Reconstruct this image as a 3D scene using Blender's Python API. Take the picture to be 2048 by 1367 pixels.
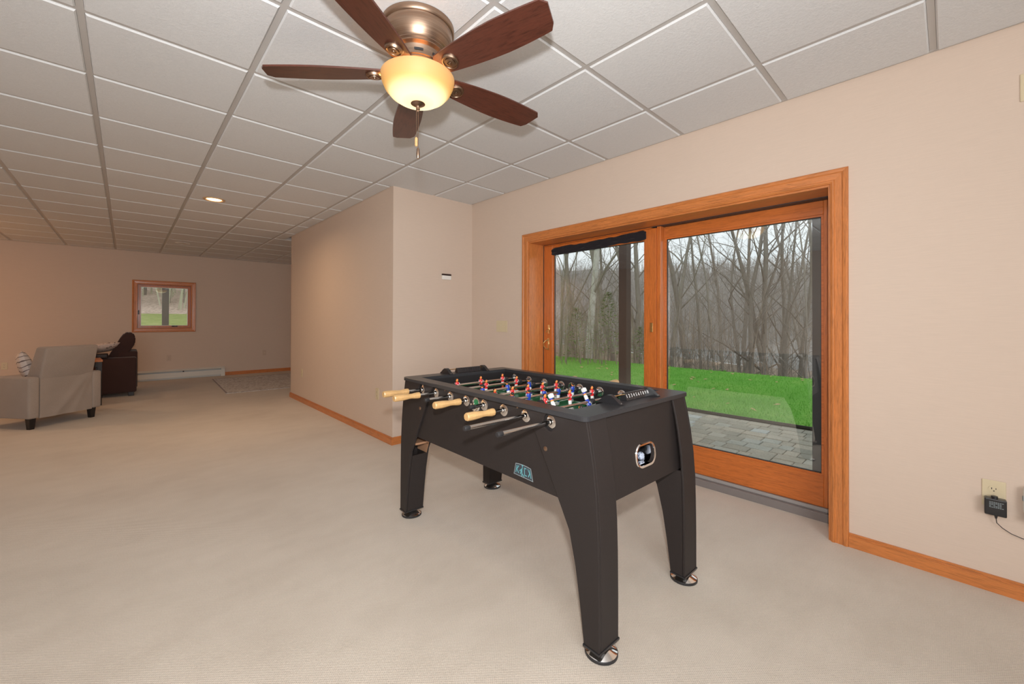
import bpy, bmesh, math, random
from mathutils import Vector, Matrix, noise
from math import sin, cos, pi, radians as R_, sqrt, atan2
for o in list(bpy.data.objects): bpy.data.objects.remove(o)
SC = bpy.context.scene
COL = SC.collection
rng = random.Random(7)
# ------------------------------------------------------------------ camera
CAMH = 1.1932; CEIL = 2.4785; XR = 2.803; YC = 3.636; XC = 1.854; YE = 6.958; YF = 10.55
yaw, pitch, roll, FPX, CYP = 0.7540, 5.5e-3, 2.7e-3, 821.4, 634.99
Fv = Vector((sin(yaw)*cos(pitch), cos(yaw)*cos(pitch), sin(pitch)))
r_ = Vector((cos(yaw), -sin(yaw), 0)); u_ = r_.cross(Fv)
Rv = r_*cos(roll)+u_*sin(roll); Uv = -r_*sin(roll)+u_*cos(roll)
cam_d = bpy.data.cameras.new('camera'); cam = bpy.data.objects.new('camera', cam_d); COL.objects.link(cam)
cam.matrix_world = Matrix(((Rv.x, Uv.x, -Fv.x, 0), (Rv.y, Uv.y, -Fv.y, 0), (Rv.z, Uv.z, -Fv.z, CAMH), (0, 0, 0, 1)))
cam_d.sensor_width = 36; cam_d.lens = 36*FPX/2048; cam_d.shift_y = -(683.5-CYP)/2048
cam_d.clip_start = .05; cam_d.clip_end = 600
SC.camera = cam
# ------------------------------------------------------------------ world, exposure, lights
SC.view_settings.view_transform = 'Standard'; SC.view_settings.look = 'None'
SC.view_settings.gamma = 1; SC.view_settings.use_curve_mapping = False; SC.view_settings.exposure = 0.0
SC.cycles.use_denoising = True
SC.cycles.max_bounces = 10; SC.cycles.diffuse_bounces = 6; SC.cycles.transparent_max_bounces = 24
SC.cycles.sample_clamp_indirect = 4
W = bpy.data.worlds.new('overcast_sky'); SC.world = W; W.use_nodes = True
wt = W.node_tree; wt.nodes.clear()
wo = wt.nodes.new('ShaderNodeOutputWorld'); wb = wt.nodes.new('ShaderNodeBackground')
wn = wt.nodes.new('ShaderNodeTexNoise'); wr = wt.nodes.new('ShaderNodeValToRGB'); wc = wt.nodes.new('ShaderNodeTexCoord')
wn.inputs['Scale'].default_value = 2.2; wn.inputs['Detail'].default_value = 4
wr.color_ramp.elements[0].position = .3; wr.color_ramp.elements[0].color = (.76, .82, .86, 1)
wr.color_ramp.elements[1].position = .7; wr.color_ramp.elements[1].color = (.90, .94, .96, 1)
wt.links.new(wc.outputs['Generated'], wn.inputs['Vector']); wt.links.new(wn.outputs['Fac'], wr.inputs['Fac'])
wt.links.new(wr.outputs['Color'], wb.inputs['Color']); wb.inputs['Strength'].default_value = 1.22
wt.links.new(wb.outputs[0], wo.inputs[0])

def area(name, loc, target, size, power, color, size_y=None, spread=180):
    l = bpy.data.lights.new(name, 'AREA'); l.energy = power; l.color = color; l.size = size
    if size_y: l.shape = 'RECTANGLE'; l.size_y = size_y
    l.spread = R_(spread)
    o = bpy.data.objects.new(name, l); COL.objects.link(o); o.location = loc
    o.rotation_euler = (Vector(target)-Vector(loc)).to_track_quat('-Z', 'Y').to_euler()
    return o
def point(name, loc, power, color, rad=.05):
    l = bpy.data.lights.new(name, 'POINT'); l.energy = power; l.color = color; l.shadow_soft_size = rad
    o = bpy.data.objects.new(name, l); COL.objects.link(o); o.location = loc
    return o
# the photographer's flash, just above the camera; a large unseen fill light added behind; lamps of the room
area('camera_flash', (-.07, -.08, 1.43), (1.5, 2.8, 2.0), .07, 52, (1, .985, .97))
area('fill_light_behind', (-1.3, -2.45, 1.5), (-.9, 3.4, .9), 3.1, 124, (.95, .985, 1), 1.8)
point('floor_lamp_glow', (-2.3, 8.9, 1.25), 14, (1, .50, .22), .12)

# ------------------------------------------------------------------ helpers
def setp(o, label=None, cat=None, group=None, kind=None):
    if label: o['label'] = label
    if cat: o['category'] = cat
    if group: o['group'] = group
    if kind: o['kind'] = kind
    return o
def empty(name, loc=(0, 0, 0), rz=0, label=None, cat=None, group=None, kind=None, parent=None):
    o = bpy.data.objects.new(name, None); COL.objects.link(o); o.location = loc; o.rotation_euler = (0, 0, rz)
    o.empty_display_size = .1
    if parent: o.parent = parent
    return setp(o, label, cat, group, kind)
def link(name, bm, mats, parent=None, smooth=False, loc=None, **kw):
    bmesh.ops.recalc_face_normals(bm, faces=bm.faces[:])
    me = bpy.data.meshes.new(name); bm.to_mesh(me); bm.free()
    if not isinstance(mats, (list, tuple)): mats = [mats]
    for m in mats: me.materials.append(m)
    if smooth:
        for p in me.polygons: p.use_smooth = True
        try: me.set_sharp_from_angle(angle=R_(38))
        except Exception: pass
    o = bpy.data.objects.new(name, me); COL.objects.link(o)
    if parent: o.parent = parent
    if loc: o.location = loc
    return setp(o, kw.get('label'), kw.get('cat'), kw.get('group'), kw.get('kind'))
def inst(name, mesh, parent=None, loc=(0, 0, 0), rot=(0, 0, 0), scale=(1, 1, 1), **kw):
    o = bpy.data.objects.new(name, mesh); COL.objects.link(o)
    if parent: o.parent = parent
    o.location = loc; o.rotation_euler = rot; o.scale = scale
    return setp(o, kw.get('label'), kw.get('cat'), kw.get('group'), kw.get('kind'))
def copy_tree(o, parent=None):
    c = o.copy(); COL.objects.link(c); c.parent = parent
    for ch in list(o.children): copy_tree(ch, c)
    return c
def box(bm, x0, x1, y0, y1, z0, z1, mi=0, bev=0, seg=1):
    v = [bm.verts.new((x, y, z)) for x in (x0, x1) for y in (y0, y1) for z in (z0, z1)]
    fs = [bm.faces.new([v[i] for i in q]) for q in ((0, 1, 3, 2), (4, 6, 7, 5), (0, 4, 5, 1), (2, 3, 7, 6), (0, 2, 6, 4), (1, 5, 7, 3))]
    for f in fs: f.material_index = mi
    if bev:
        es = list({e for f in fs for e in f.edges})
        g = bmesh.ops.bevel(bm, geom=es, offset=bev, segments=seg, affect='EDGES', profile=.5)
        for f in g['faces']: f.material_index = mi
    return v
def B(*a, **k):
    bm = bmesh.new(); box(bm, *a, **k); return bm
def prism(bm, outline, c0, c1, axis='x', holes=(), mi=0):
    """outline: 2D points; extruded along axis from c0 to c1; holes: lists of 2D points"""
    def P(p, c):
        return {'x': (c, p[0], p[1]), 'y': (p[0], c, p[1]), 'z': (p[0], p[1], c)}[axis]
    loops = [outline]+list(holes)
    for c in (c0, c1):
        pass
    rings = []
    for c in (c0, c1):
        es = []; rr = []
        for lp in loops:
            vs = [bm.verts.new(P(p, c)) for p in lp]; rr.append(vs)
            for i in range(len(vs)): es.append(bm.edges.new((vs[i], vs[(i+1) % len(vs)])))
        rings.append(rr)
        if len(loops) == 1:
            f = bm.faces.new(rr[0]); f.material_index = mi
        else:
            g = bmesh.ops.triangle_fill(bm, use_beauty=True, use_dissolve=False, edges=es)
            for f in g['geom']:
                if isinstance(f, bmesh.types.BMFace): f.material_index = mi
    for a, b in zip(rings[0], rings[1]):
        n = len(a)
        for i in range(n):
            f = bm.faces.new((a[i], a[(i+1) % n], b[(i+1) % n], b[i])); f.material_index = mi
def circle2(cx, cy, r, n=20, ry=None):
    return [(cx+r*cos(2*pi*i/n), cy+(ry or r)*sin(2*pi*i/n)) for i in range(n)]
def rrect2(x0, x1, y0, y1, r, n=5):
    pts = []
    for cx, cy, a0 in ((x1-r, y1-r, 0), (x0+r, y1-r, 90), (x0+r, y0+r, 180), (x1-r, y0+r, 270)):
        for i in range(n+1):
            a = R_(a0+90*i/n); pts.append((cx+r*cos(a), cy+r*sin(a)))
    return pts
def lathe(bm, prof, c=(0, 0, 0), axis='z', n=32, mi=0, cap=True, sy=1):
    """prof: (radius, height) list"""
    def P(r, h, a):
        x, y = r*cos(a), r*sin(a)*sy
        v = {'z': (x, y, h), 'x': (h, x, y), 'y': (x, h, y)}[axis]
        return (c[0]+v[0], c[1]+v[1], c[2]+v[2])
    rings = [[bm.verts.new(P(r, h, 2*pi*i/n)) for i in range(n)] for r, h in prof]
    for a, b in zip(rings, rings[1:]):
        for i in range(n):
            f = bm.faces.new((a[i], a[(i+1) % n], b[(i+1) % n], b[i])); f.material_index = mi
    if cap:
        for rg in (rings[0], rings[-1]):
            f = bm.faces.new(rg); f.material_index = mi
def L(*a, **k):
    bm = bmesh.new(); lathe(bm, *a, **k); return bm
def tube(bm, pts, rads, n=5, mi=0, cap=False):
    pts = [Vector(p) for p in pts]
    if not isinstance(rads, (list, tuple)): rads = [rads]*len(pts)
    prev = None; up = Vector((0, 0, 1))
    for i, p in enumerate(pts):
        t = (pts[min(i+1, len(pts)-1)]-pts[max(i-1, 0)])
        t = t.normalized() if t.length > 1e-9 else up
        s = t.cross(up if abs(t.z) < .95 else Vector((1, 0, 0))).normalized(); w = s.cross(t)
        ring = [bm.verts.new(p+(s*cos(2*pi*k/n)+w*sin(2*pi*k/n))*rads[i]) for k in range(n)]
        if prev:
            for k in range(n):
                f = bm.faces.new((prev[k], prev[(k+1) % n], ring[(k+1) % n], ring[k])); f.material_index = mi
        elif cap:
            f = bm.faces.new(ring); f.material_index = mi
        prev = ring
    if cap:
        f = bm.faces.new(prev); f.material_index = mi
def ell(bm, c, r, n=12, m=8, mi=0):
    g = bmesh.ops.create_uvsphere(bm, u_segments=n, v_segments=m, radius=1, matrix=Matrix.Translation(c) @ Matrix.Diagonal((r[0], r[1], r[2], 1)))
    for v in g['verts']:
        for f in v.link_faces: f.material_index = mi
def add_mesh(bm, me, mat, mi=0):
    n0 = len(bm.verts); f0 = len(bm.faces)
    bm.from_mesh(me); bm.verts.ensure_lookup_table(); bm.faces.ensure_lookup_table()
    for v in bm.verts[n0:]: v.co = mat @ v.co
    for f in bm.faces[f0:]: f.material_index = mi
_tc = {}
def text_mesh(s, size=1.0, depth=.05):
    k = (s, size, depth)
    if k in _tc: return _tc[k]
    cu = bpy.data.curves.new('txt', 'FONT'); cu.body = s; cu.size = size; cu.extrude = depth
    cu.align_x = 'CENTER'; cu.align_y = 'CENTER'; cu.resolution_u = 3
    o = bpy.data.objects.new('txt', cu); COL.objects.link(o)
    bpy.context.view_layer.update()
    me = bpy.data.meshes.new_from_object(o.evaluated_get(bpy.context.evaluated_depsgraph_get()))
    bpy.data.objects.remove(o); _tc[k] = me
    return me

# ------------------------------------------------------------------ materials
def s2l(c): return tuple((x/255/12.92 if x/255 <= .04045 else ((x/255+.055)/1.055)**2.4) for x in c)
class M:
    def __init__(s, name, col=(.5, .5, .5), rough=.5, metal=0, spec=.5, **kw):
        s.m = bpy.data.materials.new(name); s.m.use_nodes = True; s.t = s.m.node_tree; s.N = s.t.nodes
        s.b = s.N['Principled BSDF']; s.b.inputs['Base Color'].default_value = (*col, 1)
        s.b.inputs['Roughness'].default_value = rough; s.b.inputs['Metallic'].default_value = metal
        s.b.inputs['Specular IOR Level'].default_value = spec
        if 'coat' in kw: s.b.inputs['Coat Weight'].default_value = kw['coat']; s.b.inputs['Coat Roughness'].default_value = kw.get('coatr', .1)
        if 'emit' in kw: s.b.inputs['Emission Color'].default_value = (*kw['emit'], 1); s.b.inputs['Emission Strength'].default_value = kw.get('es', 1)
        if 'sheen' in kw: s.b.inputs['Sheen Weight'].default_value = kw['sheen']
    def n(s, t, **k):
        x = s.N.new(t)
        for a, v in k.items():
            if a in x.inputs: x.inputs[a].default_value = v
            else: setattr(x, a, v)
        return x
    def l(s, a, b): s.t.links.new(a, b)
    def coord(s, scale=(1, 1, 1), kind='Object'):
        tc = s.n('ShaderNodeTexCoord'); mp = s.n('ShaderNodeMapping'); mp.inputs['Scale'].default_value = scale
        s.l(tc.outputs[kind], mp.inputs['Vector']); return mp.outputs['Vector']
    def world(s, scale=(1, 1, 1)):
        tc = s.n('ShaderNodeNewGeometry'); mp = s.n('ShaderNodeMapping'); mp.inputs['Scale'].default_value = scale
        s.l(tc.outputs['Position'], mp.inputs['Vector']); return mp.outputs['Vector']
    def noise(s, vec, sc=5, det=3, rough=.5, dist=0):
        x = s.n('ShaderNodeTexNoise'); x.inputs['Scale'].default_value = sc; x.inputs['Detail'].default_value = det
        x.inputs['Roughness'].default_value = rough; x.inputs['Distortion'].default_value = dist
        s.l(vec, x.inputs['Vector']); return x.outputs['Fac']
    def ramp(s, fac, stops):
        x = s.n('ShaderNodeValToRGB'); cr = x.color_ramp
        while len(cr.elements) < len(stops): cr.elements.new(.5)
        for e, (p, c) in zip(cr.elements, stops): e.position = p; e.color = (*c, 1)
        s.l(fac, x.inputs['Fac']); return x.outputs['Color']
    def base(s, c): s.l(c, s.b.inputs['Base Color']); return s
    def bump(s, h, st=.3, d=.01):
        x = s.n('ShaderNodeBump'); x.inputs['Strength'].default_value = st; x.inputs['Distance'].default_value = d
        s.l(h, x.inputs['Height']); s.l(x.outputs[0], s.b.inputs['Normal']); return s
    def mix(s, f, a, b, mode='MIX'):
        x = s.n('ShaderNodeMix', data_type='RGBA', blend_type=mode)
        for i, v in ((0, f), (6, a), (7, b)):
            if isinstance(v, (int, float)): x.inputs[i].default_value = v
            elif isinstance(v, tuple): x.inputs[i].default_value = (*v, 1)
            else: s.l(v, x.inputs[i])
        return x.outputs[2]
    def math(s, op, a, b=0.0):
        x = s.n('ShaderNodeMath', operation=op)
        for i, v in ((0, a), (1, b)):
            if isinstance(v, (int, float)): x.inputs[i].default_value = v
            else: s.l(v, x.inputs[i])
        return x.outputs[0]
def sc(c, k): return tuple(x*k for x in c)
def wood(name, col, stretch, rough=.38, k=.55, scale=9, coat=.25):
    m = M(name, col, rough, coat=coat, coatr=.15)
    v = m.coord(stretch)
    a = m.noise(v, scale, 5, .6, 1.2); b = m.noise(v, scale*5, 3, .6)
    c1 = m.ramp(a, [(.3, sc(col, k)), (.5, col), (.72, sc(col, 1.25))])
    c2 = m.mix(.35, c1, m.ramp(b, [(.35, sc(col, .6)), (.65, sc(col, 1.15))]))
    m.base(c2); return m.m
WALLC = (.625, .51, .425)
def wall_mat(name, col):
    m = M(name, col, .75, spec=.25)
    v = m.world((6, 6, 160)); a = m.noise(v, 1.6, 3, .6)
    g = m.noise(m.world((1, 1, 1)), .8, 2)
    c = m.mix(.5, m.ramp(a, [(.3, sc(col, .94)), (.7, sc(col, 1.04))]), m.ramp(g, [(.3, sc(col, .97)), (.7, sc(col, 1.03))]))
    m.base(c).bump(a, .12, .002); return m.m
m_wall = wall_mat('beige_wallpaper', WALLC)
def carpet():
    m = M('beige_carpet', (.6, .5, .41), .95, spec=.1, sheen=.15)
    sp = m.n('ShaderNodeSeparateXYZ'); g = m.n('ShaderNodeNewGeometry'); m.l(g.outputs['Position'], sp.inputs[0])
    f = 2*pi/.0095
    a = m.math('SINE', m.math('MULTIPLY', sp.outputs[0], f)); b = m.math('SINE', m.math('MULTIPLY', sp.outputs[1], f))
    w = m.math('MULTIPLY', a, b)
    n1 = m.noise(m.world(), 1.1, 4, .6); n2 = m.noise(m.world((1, 2.4, 1)), 3.5, 3, .6); n3 = m.noise(m.world(), 220, 2)
    base = m.ramp(n1, [(.3, (.56, .49, .415)), (.5, (.64, .57, .49)), (.7, (.68, .61, .53))])
    c = m.mix(.25, base, m.ramp(n2, [(.3, (.56, .49, .415)), (.65, (.68, .61, .53))]))
    k = m.ramp(m.math('ADD', m.math('MULTIPLY', w, .5), .5), [(0, (.74, .74, .74)), (.45, (1, 1, 1))])
    c = m.mix(.8, c, k, 'MULTIPLY')
    c = m.mix(.3, c, m.ramp(n3, [(.3, (.7, .7, .7)), (.7, (1.15, 1.15, 1.15))]), 'MULTIPLY')
    m.base(c).bump(m.math('ADD', w, m.math('MULTIPLY', n3, .8)), .35, .002); return m.m
m_carpet = carpet()
def tile_mat():
    m = M('ceiling_tile_white', (.60, .575, .55), .9, spec=.1)
    a = m.noise(m.world((1, 1, 1)), 90, 3, .7); b = m.noise(m.world(), .7, 2)
    m.base(m.mix(.5, m.ramp(a, [(.3, (.64, .66, .68)), (.7, (.73, .75, .77))]), m.ramp(b, [(.3, (.66, .68, .70)), (.7, (.71, .73, .75))])))
    m.bump(a, .5, .003); return m.m
m_tile = tile_mat(); m_bar = M('grid_bar_grey', (.50, .49, .48), .5).m
oak = s2l((198, 122, 64))
m_oakV = wood('honey_wood_vertical', oak, (12, 12, .8)); m_oakH = wood('honey_wood_horizontal', oak, (12, .8, 12)); m_oakX = wood('honey_wood_across', oak, (.8, 12, 12))
oak2 = s2l((196, 108, 46))
m_doorV = wood('door_wood_vertical', oak2, (14, 14, .7)); m_doorH = wood('door_wood_horizontal', oak2, (14, .7, 14))
def lam(name, col, rough=.5):
    m = M(name, col, rough, spec=.22)
    a = m.noise(m.coord((60, 60, 400)), 3, 3, .6)
    m.base(m.ramp(a, [(.3, sc(col, .82)), (.7, sc(col, 1.15))])).bump(a, .1, .001); return m.m
m_blk = lam('charcoal_laminate', (.026, .021, .020), .5); m_top = lam('black_laminate_sheen', (.034, .034, .037), .30)  # top: bluish window sheen put into a slightly lighter colour
m_in = lam('inner_wall_black', (.022, .020, .021), .4)
m_chrome = M('chrome', (.82, .80, .78), .08, 1).m; m_steel = M('steel_rod', (.72, .70, .68), .16, 1).m
m_rub = M('black_rubber', (.02, .02, .022), .45).m; m_plast = M('black_plastic', (.018, .018, .02), .28).m
m_hand = wood('pale_wood_handle', (.60, .37, .16), (3, 25, 25), .35, .8, 8)
m_green = M('green_playfield', (.012, .16, .06), .35).m; m_white = M('white_paint', (.8, .8, .8), .4).m
m_red = M('red_plastic', (.72, .03, .035), .3).m; m_blue = M('blue_plastic', (.02, .06, .42), .3).m
m_skin = M('orange_skin', (.80, .27, .07), .4).m; m_hair = M('dark_hair', (.02, .012, .01), .4).m
m_cyan = M('teal_print', (.11, .34, .38), .4).m; m_navy = M('dark_print', (.035, .045, .06), .4).m; m_lgrey = M('grey_print', (.26, .31, .33), .4).m
m_raw = M('raw_fibreboard', (.33, .18, .10), .8).m
m_almond = M('almond_plastic', (.62, .53, .36), .35).m; m_ivory = M('white_plastic', (.78, .77, .74), .35).m
m_brass = M('brass', (.75, .52, .22), .22, 1).m
def copperish():
    m = M('antique_brass', (.50, .35, .24), .36, 1)
    a = m.noise(m.coord((1, 1, 90)), 3, 2); m.base(m.ramp(a, [(.3, (.30, .20, .14)), (.7, (.42, .30, .22))])); return m.m
m_copper = copperish()
m_walnut = wood('walnut_blade', s2l((84, 45, 34)), (1.6, 13, 13), .36, .35, 6)
m_darkmetal = M('dark_metal', (.03, .03, .032), .4, .6).m
def glass_mat(name='window_glass', tint=(.97, .985, .98), k=2.0):
    m = M(name); N = m.N; N.remove(m.b)
    out = [x for x in N if x.type == 'OUTPUT_MATERIAL'][0]
    g = m.n('ShaderNodeNewGeometry'); d = m.n('ShaderNodeVectorMath', operation='DOT_PRODUCT')
    m.l(g.outputs['Incoming'], d.inputs[0]); m.l(g.outputs['Normal'], d.inputs[1])
    c = m.math('ABSOLUTE', d.outputs['Value']); f = m.math('POWER', m.math('SUBTRACT', 1.0, c), 5.0)
    f = m.math('MULTIPLY', m.math('ADD', m.math('MULTIPLY', f, .96), .04), k); f = m.math('MINIMUM', f, 1.0)
    tr = m.n('ShaderNodeBsdfTransparent'); tr.inputs[0].default_value = (*tint, 1)
    gl = m.n('ShaderNodeBsdfGlossy'); gl.inputs['Roughness'].default_value = 0.0; gl.inputs['Color'].default_value = (1, 1, 1, 1)
    mx = m.n('ShaderNodeMixShader'); m.l(f, mx.inputs[0]); m.l(tr.outputs[0], mx.inputs[1]); m.l(gl.outputs[0], mx.inputs[2])
    m.l(mx.outputs[0], out.inputs[0]); return m.m
m_glass = glass_mat()
def fabric(name, col, s=300, k=.2):
    m = M(name, col, .95, spec=.1, sheen=.2); a = m.noise(m.coord(), s, 2); b = m.noise(m.coord(), 5, 2)
    m.base(m.mix(.5, m.ramp(a, [(.3, sc(col, 1-k)), (.7, sc(col, 1+k))]), m.ramp(b, [(.3, sc(col, .92)), (.7, sc(col, 1.08))]))).bump(a, .2, .002); return m.m
m_grey = fabric('grey_beige_fabric', (.31, .26, .225)); m_dbrown = fabric('dark_brown_fabric', (.055, .03, .027)); m_cloth = fabric('black_cloth', (.018, .016, .020))
m_espresso = M('espresso_wood', (.012, .009, .009), .4).m
# ------------------------------------------------------------------ room shell
def S(name, bm, m, parent=None, **k):
    return link(name, bm, m, parent, kind=None if parent else 'structure', **k)
XO = 3.13    # outer face of right wall
DY0, DY1, DZ = .439, 2.757, 1.942
floor = S('floor', B(-3.05, XR, -2.6, YF+.05, -.12, 0), m_carpet)
bm = bmesh.new(); box(bm, XR, XO, -2.6, DY0, -.12, CEIL+.2); box(bm, XR, XO, DY1, YF+.2, -.12, CEIL+.2); box(bm, XR, XO, DY0, DY1, DZ, CEIL+.2)
S('wall_right', bm, m_wall)
S('floor_recess', B(XR, 3.03, DY0, DY1, -.12, 0), m_carpet)
S('wall_corridor', B(XC, XC+.12, YC, YE, 0, CEIL+.02), m_wall)
bm = bmesh.new(); box(bm, XC+.12, XR, YC, YC+.12, 0, CEIL+.02); box(bm, XC+.12, XR, YE-.12, YE, 0, CEIL+.02)
S('wall_closet', bm, m_wall)
WX0, WX1, WZ0, WZ1 = .15, .96, 1.012, 1.862
bm = bmesh.new()
for a in ((-3.05, WX0, 0, CEIL+.2), (WX1, XR, 0, CEIL+.2), (WX0, WX1, 0, WZ0), (WX0, WX1, WZ1, CEIL+.2)): box(bm, a[0], a[1], YF, YF+.2, a[2]-.12*(a[2] == 0), a[3])
S('wall_far', bm, m_wall)
S('wall_left', B(-3.15, -3.0, -2.6, YF+.2, -.12, CEIL+.2), m_wall)
S('wall_back', B(-3.15, XO, -2.75, -2.6, -.12, CEIL+.2), m_wall)
# ceiling: deck above, grid bars, individual tegular tiles
ceil = S('ceiling', B(-3.0, XR, -2.6, YF, CEIL+.03, CEIL+.2), m_bar)
TX0, TY0, SX, SY = 2.3066, 1.2607, .6135, .6055
bars = bmesh.new()
xs = [TX0+i*SX for i in range(-9, 1)]; ys = [TY0+j*SY for j in range(-6, 16)]
for x in xs:
    if x > -3: box(bars, x-.012, x+.012, -2.6, YF, CEIL, CEIL+.03)
for y in ys:
    if -2.6 < y < YF: box(bars, -3, XR, y-.012, y+.012, CEIL+.0005, CEIL+.03)
for a in ((-3, XR, YF-.02, YF), (XR-.02, XR, -2.6, YF), (XC-.02, XC, YC-.02, YE), (XC, XR, YC-.02, YC)): box(bars, *a, CEIL-.001, CEIL+.02)
link('ceiling_grid', bars, m_bar, ceil)
def tile_mesh(w, d):
    bm = bmesh.new(); e = .009; dz = -.007; t = .006
    o0 = [(-w/2, -d/2), (w/2, -d/2), (w/2, d/2), (-w/2, d/2)]
    def ring(s, z): return [bm.verts.new((x-math.copysign(s, x), y-math.copysign(s, y), z)) for x, y in o0]
    r = [ring(.013, .012), ring(.013, 0), ring(.013+t, dz)]
    for a, b in zip(r, r[1:]):
        for i in range(4): bm.faces.new((a[i], a[(i+1) % 4], b[(i+1) % 4], b[i]))
    bm.faces.new(r[0]); bm.faces.new(r[-1])
    bmesh.ops.recalc_face_normals(bm, faces=bm.faces[:])
    me = bpy.data.meshes.new('ceiling_tile'); bm.to_mesh(me); bm.free(); me.materials.append(m_tile); return me
full = tile_mesh(SX, SY); cache = {}
gx = [-3.0]+[x for x in xs if x > -2.98]+[XR]; gy = [-2.6]+[y for y in ys if -2.58 < y < YF-.05]+[YF]
for i in range(len(gx)-1):
    for j in range(len(gy)-1):
        x0, x1, y0, y1 = gx[i], gx[i+1], gy[j], gy[j+1]
        if x0 > XC-.05 and y0 > YC-.05 and y1 < YE+.05: continue
        if x0 > 1.6 and y1 > YC and y0 < YE and x1 > XC:
            if x0 < XC < x1 and y0 > YC-.3: x1 = XC+.011
        w, d = x1-x0, y1-y0
        key = (round(w, 3), round(d, 3))
        if key not in cache: cache[key] = full if abs(w-SX) < .002 and abs(d-SY) < .002 else tile_mesh(w, d)
        inst('ceiling_tile', cache[key], ceil, ((x0+x1)/2, (y0+y1)/2, CEIL))
# baseboards
def baseboard(name, x0, x1, y0, y1, nx, ny, mat):
    bm = bmesh.new(); t = .014
    # (nx, ny): direction into the room
    def slab(t, z0, z1):
        a = [x0, x1, y0, y1]
        if nx: a[0], a[1] = min(x0, x0+nx*t), max(x0, x0+nx*t)
        if ny: a[2], a[3] = min(y0, y0+ny*t), max(y0, y0+ny*t)
        box(bm, *a, z0, z1)
    slab(.014, 0, .055); slab(.011, .055, .062); slab(.007, .062, .072)
    return S(name, bm, mat)
baseboard('baseboard_right', XR, XR, -2.6, DY0-.073, -1, 0, m_oakH)
baseboard('baseboard_right_far', XR, XR, DY1+.073, YC, -1, 0, m_oakH)
baseboard('baseboard_corridor', XC, XC, YC-.014, YE+.014, -1, 0, m_oakH)
baseboard('baseboard_closet', XC, XR, YC, YC, 0, -1, m_oakX)
baseboard('baseboard_closet_far', XC, XR, YE, YE, 0, 1, m_oakX)
baseboard('baseboard_far', 1.53, XR, YF, YF, 0, -1, m_oakX)
baseboard('baseboard_right_end', XR, XR, YE, YF, -1, 0, m_oakH)
# mitred casing: pieces around an inner rectangle in plane
CAS = [(-.004, 0), (-.004, .012), (.006, .018), (.012, .018), (.016, .013), (.046, .015), (.052, .020), (.064, .022), (.070, .018), (.073, .012), (.073, 0)]
def casing_piece(side, a0, a1, b0, b1, plane, c, sgn, has_bottom):
    """inner rect a0..a1 (horizontal) x b0..b1 (vertical); plane 'x' or 'y' at coordinate c; thickness towards sgn"""
    bm = bmesh.new(); R0 = []; R1 = []
    for o, t in CAS:
        if side == 'top': p, q = (a0-o, b1+o), (a1+o, b1+o)
        elif side == 'bottom': p, q = (a0-o, b0-o), (a1+o, b0-o)
        elif side == 'lo': p, q = (a0-o, b0-(o if has_bottom else 0)), (a0-o, b1+o)
        else: p, q = (a1+o, b0-(o if has_bottom else 0)), (a1+o, b1+o)
        for pt, rr in ((p, R0), (q, R1)):
            rr.append(bm.verts.new((c+sgn*t, pt[0], pt[1]) if plane == 'x' else (pt[0], c+sgn*t, pt[1])))
    for i in range(len(R0)-1): bm.faces.new((R0[i], R0[i+1], R1[i+1], R1[i]))
    bm.faces.new(R0); bm.faces.new(R1)
    return bm
# ------------------------------------------------------------------ sliding door
door = empty('door_1', (3.0, 1.6, 0), kind='structure'); door.location = (0, 0, 0)
for s, m in (('top', m_oakH), ('lo', m_oakV), ('hi', m_oakV)):
    link('door_casing', casing_piece(s, DY0, DY1, 0, DZ, 'x', XR, -1, False), m, door)
JX = 3.0
link('head_jamb', B(XR-.002, JX, DY0, DY1, DZ-.016, DZ), m_oakH, door)
for y0, y1 in ((DY0, DY0+.014), (DY1-.014, DY1)): link('side_jamb', B(XR-.002, JX, y0, y1, 0, DZ-.016), m_oakV, door)
# dark track frame behind the jambs
bm = bmesh.new()
box(bm, JX, XO+.03, DY0-.02, DY0+.02, 0, DZ-.016); box(bm, JX, XO+.03, DY1-.02, DY1+.02, 0, DZ-.016); box(bm, JX, XO+.03, DY0-.02, DY1+.02, DZ-.02, DZ+.02)
link('track_frame', bm, M('dark_track', (.035, .035, .038), .5).m, door)
link('head_track_cover', B(JX, 3.062, 1.60, DY1-.02, 1.915, DZ-.018), m_doorH, door)
bm = bmesh.new()
m_sill = M('grey_sill', (.20, .18, .175), .45).m; m_sill2 = M('light_grey_sill', (.34, .32, .31), .45).m
prism(bm, [(3.018, 0), (3.018, .044), (3.022, .048), (3.034, .048), (3.034, .040), (3.039, .040), (3.039, .05), (3.044, .05), (3.044, .042), (3.05, .042), (3.05, .05), (3.062, .068), (XO+.03, .068), (XO+.03, -.1), (3.018, -.1)], DY0, DY1, 'y')
for v in bm.verts: pass
sill = link('door_sill', bm, m_sill, door)
link('sill_strip', B(3.05, 3.0645, DY0+.02, DY1-.02, .05, .0695), m_sill2, door)
bm = bmesh.new()
for y in (.75, 1.16, 1.58): lathe(bm, [(.003, 0), (.003, .0015)], (3.0495, y, .061), 'x', 8)
link('sill_screw', bm, m_chrome, sill)
XL, XP = 3.004, 3.066     # interior faces of the two panels
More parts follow.
